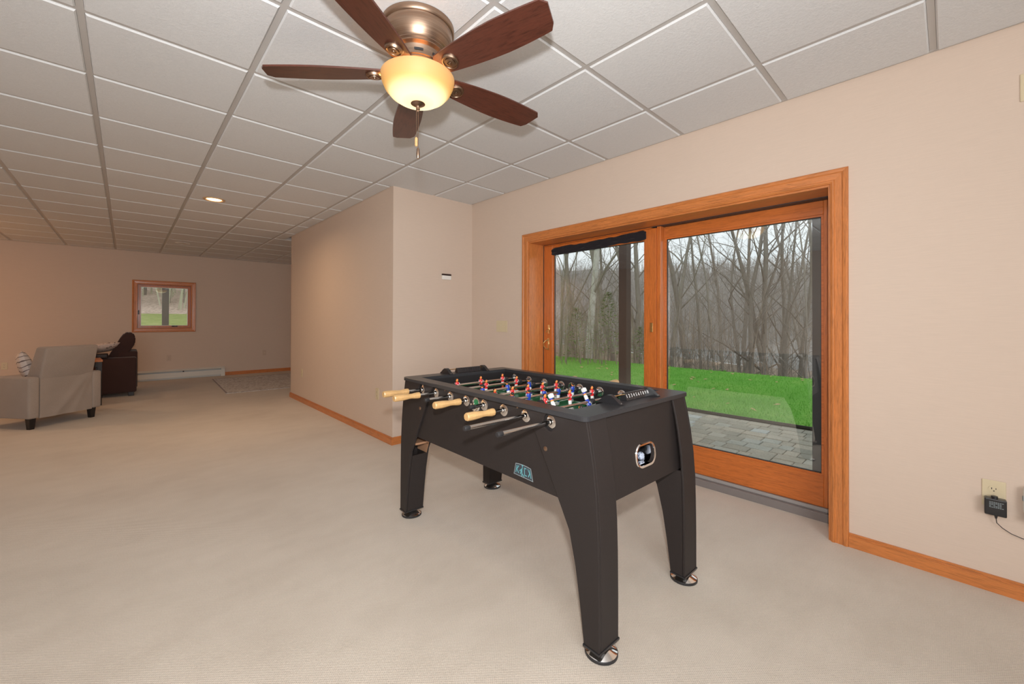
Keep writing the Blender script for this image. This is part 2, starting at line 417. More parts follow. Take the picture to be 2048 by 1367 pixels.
def door_panel(name, x, y0, y1, gy0, gy1, gz0, gz1, z0, z1, label):
    p = bmesh.new(); d = .04
    box(p, x, x+d, y0, gy0-.012, z0, z1, bev=.002); box(p, x, x+d, gy1+.012, y1, z0, z1, bev=.002)
    po = link(name, p, m_doorV, door, label=label)
    link('top_rail', B(x+.0008, x+d-.001, gy0-.012, gy1+.012, gz1+.012, z1, bev=.002), m_doorH, po)
    link('bottom_rail', B(x+.0008, x+d-.001, gy0-.012, gy1+.012, z0, gz0-.012, bev=.002), m_doorH, po)
    b = bmesh.new()  # glazing stop
    for a in ((gy0-.012, gy0, gz0-.012, gz1+.012), (gy1, gy1+.012, gz0-.012, gz1+.012), (gy0, gy1, gz0-.012, gz0), (gy0, gy1, gz1, gz1+.012)):
        box(b, x+.008, x+d-.004, *a)
    link('glazing_stop', b, m_doorH, po)
    b = bmesh.new()
    e = .004
    for a in ((gy0, gy0+e, gz0, gz1), (gy1-e, gy1, gz0, gz1), (gy0+e, gy1-e, gz0, gz0+e), (gy0+e, gy1-e, gz1-e, gz1)): box(b, x+.016, x+.030, *a)
    link('glass_gasket', b, m_rub, po)
    link('glass_pane', B(x+.02, x+.026, gy0+e, gy1-e, gz0+e, gz1-e), m_glass, po)
    return po
pr_ = door_panel('fixed_panel', XP, .43, 1.60, .532, 1.512, .268, 1.826, .07, DZ-.02, 'right glass panel with the wide bottom rail')
pl_ = door_panel('sliding_panel', XL, 1.560, 2.745, 1.668, 2.617, .268, 1.826, .052, 1.914, 'left glass panel with the brass handle')
link('astragal', B(XL+.005, XP, 1.528, 1.560, .06, 1.93, bev=.004), m_doorV, door)
# brass lock plate, handle set
link('lock_plate', B(XL-.006, XL, 1.588, 1.612, 1.10, 1.175, bev=.002), m_brass, pl_)
bm = bmesh.new(); box(bm, XL-.006, XL, 2.668, 2.69, .90, 1.02, bev=.002); box(bm, XL-.005, XL, 2.662, 2.684, 1.06, 1.15, bev=.002)
tube(bm, [(XL-.004, 2.675, 1.0), (XL-.03, 2.688, .995), (XL-.045, 2.70, .97), (XL-.045, 2.70, .945), (XL-.03, 2.688, .915), (XL-.004, 2.675, .91)], .006, 8, cap=True)
tube(bm, [(XL-.004, 2.672, 1.10), (XL-.025, 2.672, 1.10), (XL-.028, 2.685, 1.075)], [.006, .005, .006], 8, cap=True)
link('door_handle', bm, m_brass, pl_, smooth=True)
bm = bmesh.new(); lathe(bm, [(.012, 0), (.012, .012), (.008, .016)], (XL-.0, 2.628, 1.03), 'x', 12)
# black cloth rolled and stuck along the top of the left pane
bm = bmesh.new(); n = 40
rings = []
for i in range(n+1):
    t = i/n; y = 1.645+t*(2.632-1.645); zc = 1.868-.020*t+.003*sin(t*9); hh = .036+.003*sin(t*17)+.002*sin(t*41)
    if i in (0, n): hh *= .8
    ring = []
    for q, (dx, dz) in enumerate(((0, -1), (-.006, -.9), (-.009, -.45), (-.005, -.15), (-.010, .25), (-.009, .7), (-.004, 1), (.002, .9), (.002, -.9))):
        ring.append(bm.verts.new((XL-.001+dx*(1+.35*sin(t*37+q*2)), y, zc+hh*dz+.0015*sin(t*60+q))))
    rings.append(ring)
for a, b in zip(rings, rings[1:]):
    for q in range(9): bm.faces.new((a[q], a[(q+1) % 9], b[(q+1) % 9], b[q]))
bm.faces.new(rings[0]); bm.faces.new(rings[-1])
link('black_cloth_strip', bm, m_cloth, smooth=True, label='rolled black cloth fixed across the top of the left door pane', cat='cloth')
# exterior frame seen through the right pane
link('exterior_jamb', B(3.131, 3.27, DY0-.03, .588, -.1, DZ+.1), M('bronze_cladding', (.045, .045, .05), .45).m, door)
# ------------------------------------------------------------------ far window
win = empty('window_1', (0, 0, 0), kind='structure')
for s, m in (('top', m_oakX), ('bottom', m_oakX), ('lo', m_oakV), ('hi', m_oakV)):
    link('window_casing', casing_piece(s, WX0, WX1, WZ0, WZ1, 'y', YF, -1, True), m, win)
def rect_frame(bm, x0, x1, z0, z1, w, y0, y1):
    for a in ((x0, x0+w, z0, z1), (x1-w, x1, z0, z1), (x0+w, x1-w, z0, z0+w), (x0+w, x1-w, z1-w, z1)): box(bm, a[0], a[1], y0, y1, a[2], a[3])
bm = bmesh.new(); rect_frame(bm, WX0, WX1, WZ0, WZ1, .012, YF-.001, YF+.1); link('window_jamb', bm, wood('window_wood', s2l((150, 82, 50)), (10, 10, 2)), win)
bm = bmesh.new(); rect_frame(bm, WX0+.012, WX1-.012, WZ0+.012, WZ1-.012, .04, YF+.06, YF+.1); link('window_sash', bm, m_doorV, win)
bm = bmesh.new(); rect_frame(bm, WX0+.05, WX1-.05, WZ0+.05, WZ1-.05, .007, YF+.055, YF+.09); link('sash_trim', bm, m_ivory, win)
link('window_glass', B(WX0+.055, WX1-.055, YF+.075, YF+.081, WZ0+.055, WZ1-.055), m_glass, win)
bm = bmesh.new(); box(bm, .66, .75, YF+.03, YF+.06, WZ0+.03, WZ0+.05, bev=.004); tube(bm, [(.70, YF+.03, WZ0+.045), (.66, YF+.0, WZ0+.04)], .006, 6, cap=True); link('window_crank', bm, m_darkmetal, win)
link('window_latch', B(WX0+.012, WX0+.03, YF+.03, YF+.06, 1.28, 1.36, bev=.003), m_darkmetal, win)
# ------------------------------------------------------------------ foosball table
TH = R_(-1.3); TA, TB = .3775, .734
tl = (1.191+cos(TH)*TA-sin(TH)*TB, .827+sin(TH)*TA+cos(TH)*TB)
def bevmod(o, w=.0015, seg=1):
    m = o.modifiers.new('bevel', 'BEVEL'); m.width = w; m.segments = seg; m.limit_method = 'ANGLE'; m.angle_limit = R_(50); return o
T = empty('foosball_table', (*tl, 0), TH, 'charcoal black foosball table with curved legs, wooden handles and chrome feet on the carpet', 'game table')
def A(a): return a-TA
def Bb(b): return b-TB
WA, WB = .755, 1.468
ZR = .797; RB = [.237+.1406*i for i in range(8)]
OUT = [(0, .043), (0, .2), (.002, .36), (.005, .467), (.013, .58), (.026, .683), (.04, .76), (.056, .833)]
INN = [(.372, .833), (.348, .80), (.318, .752), (.252, .635), (.19, .52), (.135, .42), (.105, .30), (.085, .18), (.066, .043)]
def mir(pts, sb): return [((WB-b) if sb else b, z) for b, z in pts]
def map2(pts, sb): return [(Bb(b), z) for b, z in mir(pts, sb)]
def arange(a0, a1, sa):
    if sa: a0, a1 = WA-a1, WA-a0
    return A(a0), A(a1)
for sa in (0, 1):
    for sb in (0, 1):
        bm = bmesh.new()
        hole = [(Bb(RB[0])+.0335*cos(2*pi*i/28), ZR+.0335*sin(2*pi*i/28)) for i in range(28)]
        if sb: hole = [(Bb(RB[7])+.0335*cos(2*pi*i/28), ZR+.0335*sin(2*pi*i/28)) for i in range(28)]
        prism(bm, map2(OUT+INN, sb), *arange(0, .012, sa), 'x', [hole])
        leg = bevmod(link('leg', bm, m_blk, T), .0025, 2)
        off = [(b+.011, z) for b, z in OUT]
        bm = bmesh.new(); prism(bm, map2(OUT+off[::-1], sb), *arange(.0125, .118, sa), 'x'); bevmod(link('leg_end_panel', bm, m_blk, leg), .003, 2)
        sh = [(.165, .462), (.165, .473), (.020, .473), (.020, .462)]; bm = bmesh.new(); prism(bm, map2(sh, sb), *arange(.0125, .106, sa), 'x'); link('leg_shelf', bm, m_raw, leg)
        sh = [(.128, .392), (.158, .461), (.020, .461), (.020, .392)]; bm = bmesh.new(); prism(bm, map2(sh, sb), *arange(.1045, .1062, sa), 'x'); link('leg_liner', bm, m_raw, leg)
        low = [(b+.0115, z) for b, z in OUT if z < .5]+[(.0195, .513)]; lin = [(.186, .513)]+[p for p in INN if p[1] < .5]
        bm = bmesh.new(); prism(bm, map2(low+lin, sb), *arange(.1065, .118, sa), 'x'); link('leg_inner_panel', bm, m_blk, leg)
        ci = [p for p in INN if p[1] < .39]; ci = [(.128, .392)]+ci
        bm = bmesh.new(); prism(bm, map2(ci+[(b-.010, z) for b, z in ci[::-1]], sb), *arange(.0125, .106, sa), 'x'); link('leg_cover_panel', bm, m_blk, leg)
        bm = bmesh.new(); bb = sorted((Bb(0 if not sb else WB), Bb(.066 if not sb else WB-.066)))
        aa = arange(.0, .118, sa); box(bm, aa[0]-.003, aa[1]+.003, bb[0]-.003, bb[1]+.003, .036, .044, bev=.001); link('leg_end_cap', bm, m_plast, leg)
        c = ((aa[0]+aa[1])/2, (bb[0]+bb[1])/2)
        bm = bmesh.new(); lathe(bm, [(.056, .009), (.0565, .012), (.053, .0145), (.034, .024), (.016, .034), (.012, .0365)], (*c, 0), 'z', 40)
        ft = link('leveling_foot', bm, m_chrome, leg, smooth=True)
        bm = bmesh.new(); lathe(bm, [(.054, 0), (.059, .002), (.059, .010), (.0567, .012)], (*c, 0), 'z', 40); link('foot_rubber', bm, m_rub, leg)
        bm = bmesh.new(); x = A(WA) if sa else A(0); s = 1 if sa else -1
        for bz in ((.254 if not sb else WB-.237, .691),):
            lathe(bm, [(.0095, 0), (.009, s*.002), (.006, s*.0035)], (x, Bb(bz[0]), bz[1]), 'x', 16); lathe(bm, [(.003, s*.0032), (.003, s*.0042)], (x, Bb(bz[0]), bz[1]), 'x', 6)
        link('leg_bolt', bm, m_copper, leg, smooth=True)
# body
sides = []
for sa in (0, 1):
    bm = bmesh.new(); a0, a1 = arange(.0125, .05, sa) if not sa else (A(.715), A(.7425))
    box(bm, a0, a1, Bb(.078), Bb(1.39), .515, .833)
    po = link('side_panel', bm, [m_blk, m_in], T); sides.append(po)
    for f in po.data.polygons:
        if (f.normal.x > .9 and not sa) or (f.normal.x < -.9 and sa): f.material_index = 1
ZG = (.587, .686)
GA = (.308, .460)
def shear(bm, sb):
    for v in bm.verts: v.co.y += (.833-v.co.z)*.096*(1 if sb else -1)
for sb in (0, 1):
    bm = bmesh.new(); b0, b1 = (.066, .079) if not sb else (WB-.079, WB-.066)
    prism(bm, [(A(.05), .515), (A(.705), .515), (A(.705), .833), (A(.05), .833)], Bb(b0), Bb(b1), 'y', [rrect2(A(GA[0]+.012), A(GA[1]-.012), ZG[0]+.01, ZG[1]-.01, .033)])
    shear(bm, sb); ep = link('end_panel', bm, m_blk, T)
    y = Bb(b0) if not sb else Bb(b1); s = -1 if not sb else 1
    bm = bmesh.new(); o = rrect2(A(GA[0]), A(GA[1]), ZG[0], ZG[1], .044, 8); i_ = rrect2(A(GA[0]+.011), A(GA[1]-.011), ZG[0]+.010, ZG[1]-.010, .034, 8)
    n = len(o); r0 = [bm.verts.new((p[0], y, p[1])) for p in o]; r1 = [bm.verts.new(((p[0]*.75+q[0]*.25), y+s*.005, p[1]*.75+q[1]*.25)) for p, q in zip(o, i_)]
    r2 = [bm.verts.new((q[0], y+s*.003, q[1])) for q in i_]; r3 = [bm.verts.new((q[0], y-s*.04, q[1])) for q in i_]
    for a, b in ((r0, r1), (r1, r2), (r2, r3)):
        for k in range(n): bm.faces.new((a[k], a[(k+1) % n], b[(k+1) % n], b[k]))
    shear(bm, sb); link('ball_return_ring', bm, m_chrome, ep, smooth=True)
    bm = bmesh.new(); yy = sorted((y-s*.0405, y-s*.075)); x0, x1, z0, z1 = A(GA[0]-.02), A(GA[1]+.02), ZG[0]-.012, ZG[1]+.03
    box(bm, x0, x1, *sorted((y-s*.014, y-s*.075)), z0, z0+.0215); box(bm, x0, x1, *sorted((y-s*.075, y-s*.078)), z0, z1)
    box(bm, x0, x0+.004, *sorted((y-s*.014, y-s*.075)), z0, z1); box(bm, x1-.004, x1, *sorted((y-s*.014, y-s*.075)), z0, z1); box(bm, x0, x1, *sorted((y-s*.014, y-s*.075)), z1-.004, z1)
    shear(bm, sb); link('ball_return_box', bm, m_plast, ep)
for b0, b1 in ((.150, .165), (1.32, 1.335)): link('inner_end_wall', B(A(.05), A(.715), Bb(b0), Bb(b1), .70, .833), m_in, T)
link('bottom_panel', B(A(.05), A(.715), Bb(.088), Bb(1.38), .515, .53), m_raw, T)
pf = link('playfield', B(A(.05), A(.715), Bb(.165), Bb(1.32), .712, .722), m_green, T)
bm = bmesh.new(); zt = .7225
def line(b, a0, a1, b0, b1): box(b, A(a0), A(a1), Bb(b0), Bb(b1), zt-.001, zt)
line(bm, .06, .705, .741-.002, .741+.002); line(bm, .06, .705, .176, .180); line(bm, .06, .705, 1.302, 1.306); line(bm, .064, .068, .176, 1.306); line(bm, .697, .701, .176, 1.306)
for b0, b1 in ((.18, .33), (1.152, 1.302)):
    line(bm, .2, .204, b0, b1); line(bm, .562, .566, b0, b1); bq = .33 if b0 < .5 else 1.152; line(bm, .2, .566, bq-.002, bq+.002)
for i in range(32):
    a0, a1 = 2*pi*i/32, 2*pi*(i+1)/32
    v = [bm.verts.new((A(.3825)+r*cos(a), Bb(.741)+r*sin(a), zt)) for r, a in ((.10, a0), (.104, a0), (.104, a1), (.10, a1))]; bm.faces.new(v)
link('field_lines', bm, m_white, pf)
bm = bmesh.new(); prism(bm, rrect2(A(-.014), A(.776), Bb(.047), Bb(1.420), .028, 6), .833, .851, 'z', [[(A(.06), Bb(.165)), (A(.715), Bb(.165)), (A(.715), Bb(1.32)), (A(.06), Bb(1.32))]])
bmesh.ops.bevel(bm, geom=[e for e in bm.edges if all(abs(v.co.z-.851) < 1e-5 for v in e.verts) and len(e.link_faces) == 2 and any(abs(f.normal.z) < .5 for f in e.link_faces)], offset=.002, segments=1, affect='EDGES')
top = link('top_frame', bm, m_top, T)
# bearings, screws, cup and printed mark on the side panels
def bearing_mesh(s):
    bm = bmesh.new(); lathe(bm, [(.0265, 0), (.0267, s*.0015), (.0245, s*.003), (.012, s*.0035), (.0115, s*.010), (.0095, s*.013), (.0085, s*.013)], (0, 0, 0), 'x', 28)
    bmesh.ops.recalc_face_normals(bm, faces=bm.faces[:])
    me = bpy.data.meshes.new('bearing'); bm.to_mesh(me); bm.free(); me.materials.append(m_chrome)
    for p in me.polygons: p.use_smooth = True
    me.set_sharp_from_angle(angle=R_(35)); return me
bo, bi = bearing_mesh(-1), bearing_mesh(1)
for b in RB:
    inst('bearing', bo, sides[0], (A(.0125), Bb(b), ZR)); inst('bearing', bi, sides[0], (A(.05), Bb(b), ZR))
    inst('bearing', bo, sides[1], (A(.715), Bb(b), ZR)); inst('bearing', bi, sides[1], (A(.7425), Bb(b), ZR))
for b in (RB[0], RB[7]):
    bm = bmesh.new(); lathe(bm, [(.0325, -.0006), (.0325, .0004)], (A(.0125), Bb(b), ZR), 'x', 28); link('hole_shade_disc', bm, m_rub, sides[0])  # added black disc stands in for the shade inside the leg hole
for b in (.43, .992):
    bm = bmesh.new(); lathe(bm, [(.004, 0), (.0035, -.0015), (.002, -.002)], (A(.0125), Bb(b), .8215), 'x', 10); link('panel_screw', bm, m_copper, sides[0])
for sd, x, s in ((sides[0], A(.0125), -1), (sides[1], A(.715), -1)):
    bm = bmesh.new(); n = 28; rr = []
    for r, h in ((.027, 0), (.0275, .004), (.0235, .0055), (.019, .004), (.0175, -.004)):
        rr.append([bm.verts.new((x+s*h, Bb(.716)+r*cos(2*pi*i/n), ZR+.001+r*sin(2*pi*i/n))) for i in range(n)])
    for a, b in zip(rr, rr[1:]):
        for i in range(n): bm.faces.new((a[i], a[(i+1) % n], b[(i+1) % n], b[i]))
    lo = [[bm.verts.new((x+s*h, Bb(.723)+r*cos(pi+pi*i/14), ZR-.006+r*.95*sin(pi+pi*i/14))) for i in range(15)] for r, h in ((.040, 0), (.040, .006), (.032, .010), (.024, .005))]
    for a, b in zip(lo, lo[1:]):
        for i in range(14): bm.faces.new((a[i], a[i+1], b[i+1], b[i]))
    cup = link('serving_cup', bm, m_chrome, sd, smooth=True)
bm = bmesh.new(); lathe(bm, [(.0185, -.0015), (.0185, .001)], (A(.0125), Bb(.716), ZR+.001), 'x', 20); link('cup_opening', bm, m_green, sides[0])
# printed mark: framed dark plate with teal letters
q = {'TL': (.440, .585), 'TR': (.347, .584), 'BR': (.334, .534), 'BL': (.452, .537)}
def uvp(u, v):
    tb = q['TL'][0]*(1-u)+q['TR'][0]*u; tz = q['TL'][1]*(1-u)+q['TR'][1]*u+.004*4*u*(1-u)
    bb = q['BL'][0]*(1-u)+q['BR'][0]*u; bz = q['BL'][1]*(1-u)+q['BR'][1]*u
    return (bb*(1-v)+tb*v, bz*(1-v)+tz*v)
def flat(bm, pts, lift, mi):
    f = bm.faces.new([bm.verts.new((A(.0125)-lift, Bb(uvp(*p)[0]), uvp(*p)[1])) for p in pts]); f.material_index = mi
bm = bmesh.new(); N_ = 10
outl = [(i/N_, 0) for i in range(N_+1)]+[(1-i/N_, 1) for i in range(N_+1)]
flat(bm, outl, .0004, 0)
inn = [(.5+(u-.5)*.945, .5+(v-.5)*.90) for u, v in outl]; flat(bm, inn, .0007, 1)
def st(p0, p1, w):
    dx, dy = p1[0]-p0[0], (p1[1]-p0[1])*.5; l = sqrt(dx*dx+dy*dy); nx, ny = -dy/l*w/2, dx/l*w/2*2
    flat(bm, [(p0[0]+nx, p0[1]+ny), (p1[0]+nx, p1[1]+ny), (p1[0]-nx, p1[1]-ny), (p0[0]-nx, p0[1]-ny)], .001, 2)
w = .040
for a, b in (((.10, .2), (.12, .84)), ((.13, .5), (.24, .84)), ((.13, .54), (.26, .22)),                    # K
             ((.35, .2), (.47, .8)), ((.30, .42), (.44, .66)), ((.44, .66), (.43, .05)), ((.43, .3), (.56, .08)), ((.42, .96), (.47, .82)),   # kicking player as the I
             ((.58, .24), (.58, .80)), ((.56, .79), (.70, .79)), ((.56, .24), (.70, .24)),                 # C
             ((.91, .2), (.90, .84)), ((.88, .5), (.79, .84)), ((.88, .54), (.77, .22))):                    # K
    st(a, b, w)
ell(bm, (A(.0125)-.0008, Bb(uvp(.47, .93)[0]), uvp(.47, .93)[1]), (.0003, .0035, .0035), 8, 6, 2)
link('printed_mark', bm, [m_lgrey, m_navy, m_cyan], sides[0])
# players
def player_mesh(shirt, name, face=-1):
    bm = bmesh.new(); f = face
    box(bm, -.010, .010, f*.006-.011, f*.006+.011, -.071, -.050, 3, bev=.003)
    lathe(bm, [(.0085, -.052), (.0085, -.044)], (0, 0, 0), 'z', 10, 0); lathe(bm, [(.0070, -.046), (.0075, -.034)], (0, 0, 0), 'z', 10, 2)
    lathe(bm, [(.0090, -.036), (.0110, -.026), (.0105, -.014)], (0, 0, 0), 'z', 10, 3, sy=.85)
    lathe(bm, [(.0100, -.016), (.0125, -.004), (.0145, .010), (.012, .018), (.005, .021)], (0, 0, 0), 'z', 12, 0, sy=.78)
    for s in (-1, 1): tube(bm, [(s*.0115, 0, .015), (s*.0155, f*.001, .006), (s*.0145, f*.003, -.006)], [.0045, .005, .0035], 7, 3, cap=True)
    box(bm, -.003, .003, f*.0105-.0006, f*.0105+.0006, 0, .007, 3)
    lathe(bm, [(.004, .018), (.0045, .024)], (0, 0, 0), 'z', 8, 2)
    ell(bm, (0, f*.001, .0300), (.0078, .0085, .0095), 12, 8, 2)
    ell(bm, (0, -f*.0018, .0335), (.0085, .0082, .0078), 12, 8, 4)
    bmesh.ops.recalc_face_normals(bm, faces=bm.faces[:])
    me = bpy.data.meshes.new(name); bm.to_mesh(me); bm.free()
    for m in (shirt, shirt, m_skin, m_white, m_hair): me.materials.append(m)
    for p in me.polygons: p.use_smooth = True
    me.set_sharp_from_angle(angle=R_(40)); return me
pm_red, pm_blue = player_mesh(m_red, 'player', -1), player_mesh(m_blue, 'player', 1)
bm = bmesh.new(); prof = [(.0105, 0), (.0160, .003), (.0165, .012), (.0150, .028), (.0128, .045), (.0128, .060), (.0150, .078), (.0172, .100), (.0178, .125), (.0172, .142), (.0150, .147)]
lathe(bm, [(r, -h) for r, h in prof], (0, 0, 0), 'x', 10); bmesh.ops.recalc_face_normals(bm, faces=bm.faces[:])
hm = bpy.data.meshes.new('handle'); bm.to_mesh(hm); bm.free(); hm.materials.append(m_hand)
def smalls(name, prof, mat, n=14):
    bm = bmesh.new(); lathe(bm, prof, (0, 0, 0), 'x', n); bmesh.ops.recalc_face_normals(bm, faces=bm.faces[:])
    me = bpy.data.meshes.new(name); bm.to_mesh(me); bm.free(); me.materials.append(mat)
    for p in me.polygons: p.use_smooth = True
    me.set_sharp_from_angle(angle=R_(40)); return me
cap_m = smalls('rod_cap', [(.0085, .006), (.0098, .004), (.0098, -.014), (.008, -.019)], m_rub)
bump_m = smalls('bumper', [(.0095, -.012), (.0145, -.011), (.0145, .011), (.0095, .012)], m_rub)
men = {0: ('b', -.243, [.19, .37, .55]), 1: ('b', -.282, [.192, .428]), 2: ('r', -.044, [.275, .459, .644]), 3: ('b', -.052, [.185, .301, .415, .53, .65]),
       4: ('r', -.024, [.19, .313, .43, .547, .666]), 5: ('b', -.120, [.223, .406, .581]), 6: ('r', -.087, [.356, .602]), 7: ('r', -.078, [.244, .425, .606])}
names = {0: 'goalkeeper rod with three blue players', 1: 'rod with two blue players, feet up', 2: 'rod with three red players', 3: 'rod with five blue players', 4: 'rod with five red players',
         5: 'rod with three blue players', 6: 'rod with two red players', 7: 'goalkeeper rod with three red players'}
for i, (c, near, ps) in men.items():
    far = near+1.0
    bm = bmesh.new(); lathe(bm, [(.008, A(near)-.001), (.008, A(far))], (0, 0, 0), 'x', 16)
    rod = link('rod', bm, m_steel, T, smooth=True, loc=(0, Bb(RB[i]), ZR), label=names[i])
    if c == 'r': inst('handle', hm, rod, (A(near), 0, 0)); inst('rod_cap', cap_m, rod, (A(far), 0, 0), (0, 0, pi))
    else: inst('rod_cap', cap_m, rod, (A(near), 0, 0)); inst('handle', hm, rod, (A(far), 0, 0), (0, 0, pi))
    rot = {1: R_(150), 0: R_(8), 5: R_(-14), 4: R_(5), 3: R_(4), 2: R_(-4), 6: R_(3), 7: R_(-3)}[i]
    for p in ps: inst('player', pm_red if c == 'r' else pm_blue, rod, (A(p), 0, 0), (rot, 0, 0), label='red-shirted player figure' if c == 'r' else 'blue-shirted player figure')
    inst('bumper', bump_m, rod, (A(ps[0])-.03 if ps[0] > .2 else A(.07), 0, 0)); inst('bumper', bump_m, rod, (min(A(ps[-1])+.03, A(.70)), 0, 0))
# score counters on both ends
for sb in (0, 1):
    bc = .137 if not sb else 1.365; s = -1 if not sb else 1
    sc_ = inst('score_counter', None, T, (0, 0, 0)); bpy.data.objects.remove(sc_)
    bm = bmesh.new(); lathe(bm, [(.0025, A(.265)), (.0025, A(.552))], (0, Bb(bc), .8755), 'x', 8)
    ctr = link('score_counter', bm, m_brass, T)
    for a in (.262, .553):
        arch = [(Bb(bc)-.058, .8511), (Bb(bc)-.058, .8545), (Bb(bc)-.045, .8615), (Bb(bc)-.025, .8775), (Bb(bc)-.008, .8855), (Bb(bc)+.008, .8855), (Bb(bc)+.025, .8775), (Bb(bc)+.045, .8615), (Bb(bc)+.058, .8545), (Bb(bc)+.058, .8511)]
        bm = bmesh.new(); prism(bm, arch, A(a)-.011, A(a)+.011, 'x'); prism(bm, [(y*1.0, z-.002) for y, z in arch[1:-1]]+[(arch[-2][0]*1, .8511), (arch[1][0], .8511)], A(a)-.006, A(a)+.006, 'x')
        bk = link('counter_bracket', bm, m_plast, ctr)
        for y in (-.053, .053): bm = bmesh.new(); ell(bm, (A(a), Bb(bc)+y, .857), (.003, .003, .0015), 8, 5); link('bracket_screw', bm, m_chrome, ctr)
    for k in range(10):
        bm = bmesh.new(); p = [(-.019, .8515), (.019, .8515), (.017, .856), (.006, .881), (-.006, .881), (-.017, .856)]
        x = .367+.0187*k if not sb else .345+.0187*k
        prism(bm, [(Bb(bc)+y, z+.0005) for y, z in p], A(x)-.0088, A(x)+.0088, 'x', mi=0)
        me = text_mesh(str(k+1), 1, .02)
        ang = atan2(.025, .011)
        mt = Matrix.Translation((A(x), Bb(bc)+s*.0122, .868)) @ (Matrix.Rotation(pi, 4, 'Z') if sb else Matrix.Identity(4)) @ Matrix.Rotation(ang, 4, 'X') @ Matrix.Diagonal((.017 if k < 9 else .0135, .021, .02, 1))
        add_mesh(bm, me, mt, 1)
        link('score_bead', bm, [m_plast, m_white], ctr)
bm = bmesh.new(); ell(bm, (0, 0, 0), (.0165, .0165, .0165), 20, 12)
bmm = M('ball_white_blue', (.6, .65, .75), .4); bv = bmm.n('ShaderNodeTexVoronoi'); bv.inputs['Scale'].default_value = 95; bmm.l(bmm.coord(), bv.inputs['Vector'])
bmm.base(bmm.ramp(bv.outputs['Distance'], [(.25, (.03, .04, .08)), (.35, (.42, .48, .60))]))
ball = link('table_soccer_ball', bm, bmm.m, smooth=True, label='small pale blue-white ball lying in the oval ball return of the game table', cat='ball')
aL, bL, zL = .418, .090, ZG[0]-.012+.0215+.0166
ball.location = (1.191+cos(TH)*aL-sin(TH)*bL, .827+sin(TH)*aL+cos(TH)*bL, zL)

# ------------------------------------------------------------------ ceiling fan
FX, FY = .927, 1.593
fan = empty('ceiling_fan', (FX, FY, CEIL), R_(0), 'ceiling fan with five walnut blades, antique brass motor and glowing amber glass bowl', 'ceiling fan')
fz = lambda z: z-CEIL
bm = bmesh.new(); lathe(bm, [(r, fz(z)) for r, z in ((.150, CEIL-.0075), (.156, 2.470), (.156, 2.452), (.152, 2.446), (.148, 2.444), (.146, 2.436), (.1475, 2.430), (.146, 2.41), (.138, 2.385), (.128, 2.366), (.124, 2.362), (.1245, 2.358), (.118, 2.352), (.1185, 2.347), (.110, 2.341), (.106, 2.338), (.103, 2.325), (.101, 2.306), (.102, 2.300), (.097, 2.297), (.097, 2.292), (.092, 2.289), (.09, 2.284), (.08, 2.280))], n=56)
motor = link('motor_housing', bm, m_copper, fan, smooth=True)
bm = bmesh.new()
for k in range(8):
    a0 = 2*pi*k/8+.1
    pts = [(.1045*cos(a0+t*.09), .1045*sin(a0+t*.09)) for t in range(5)]
    for (xa, ya), (xb, yb) in zip(pts, pts[1:]):
        f = bm.faces.new([bm.verts.new((x*.995, y*.995, fz(z))) for x, y, z in ((xa, ya, 2.312), (xb, yb, 2.312), (xb, yb, 2.322), (xa, ya, 2.322))])
link('vent_slot', bm, m_rub, motor)
bm = bmesh.new(); lathe(bm, [(.078, fz(2.281)), (.082, fz(2.277)), (.082, fz(2.266)), (.05, fz(2.262)), (.05, fz(2.25)), (.10, fz(2.249)), (.10, fz(2.245))], n=40); link('light_fitter', bm, m_darkmetal, fan, smooth=True)
PITCH = R_(-12)
def blade_bm():
    bm = bmesh.new(); r0, r1 = .115, .668; up = []; N = 26
    def hw(t):
        if t < .0: t = 0
        w = .044+.030*(1-(1-min(t/.62, 1))**1.8)
        if t > .55: w = .074-.013*((t-.55)/.45)**2
        return w
    top_ = []; bot = []
    for i in range(N+1):
        t = i/N; x = r0+(r1-r0)*t; w = hw(t)
        e = (r1-x); 
        if e < .022: w -= .022-sqrt(max(0, .022**2-(.022-e)**2))
        e = x-r0
        if e < .02: w -= (.02-sqrt(max(0, .02**2-(.02-e)**2)))
        sk = .0
        top_.append((x-(.018*(t**6)), w)); bot.append((x+.0*(t), -w))
    prism(bm, top_+bot[::-1], -.0035, .0035, 'z'); return bm
bm = blade_bm(); bmesh.ops.recalc_face_normals(bm, faces=bm.faces[:])
blade_me = bpy.data.meshes.new('fan_blade'); bm.to_mesh(blade_me); bm.free(); blade_me.materials.append(m_walnut)
bm = bmesh.new(); lathe(bm, [(.033, 0), (.033, -.004), (.030, -.010), (.026, -.011), (.024, -.007), (.020, -.007), (.019, -.012), (.010, -.013), (.0095, -.010), (.006, -.010), (.005, -.014), (.002, -.015)], (0, 0, 0), 'z', 28)
bmesh.ops.recalc_face_normals(bm, faces=bm.faces[:]); med_me = bpy.data.meshes.new('blade_medallion'); bm.to_mesh(med_me); bm.free(); med_me.materials.append(m_copper)
for p in med_me.polygons: p.use_smooth = True
med_me.set_sharp_from_angle(angle=R_(35))
bm = bmesh.new(); box(bm, .07, .16, -.018, .018, .0036, .010, bev=.002); bmesh.ops.recalc_face_normals(bm, faces=bm.faces[:]); arm_me = bpy.data.meshes.new('blade_arm'); bm.to_mesh(arm_me); bm.free(); arm_me.materials.append(m_copper)
for k in range(5):
    bl = inst('fan_blade', blade_me, fan, (0, 0, fz(2.266)), (0, 0, 0)); bl.rotation_euler = (Matrix.Rotation(R_(-5+72*k), 3, 'Z') @ Matrix.Rotation(PITCH, 3, 'X')).to_euler()
    inst('blade_medallion', med_me, bl, (.190, 0, -.0036), scale=(1.12, 1.12, 1.1)); inst('blade_arm', arm_me, bl)
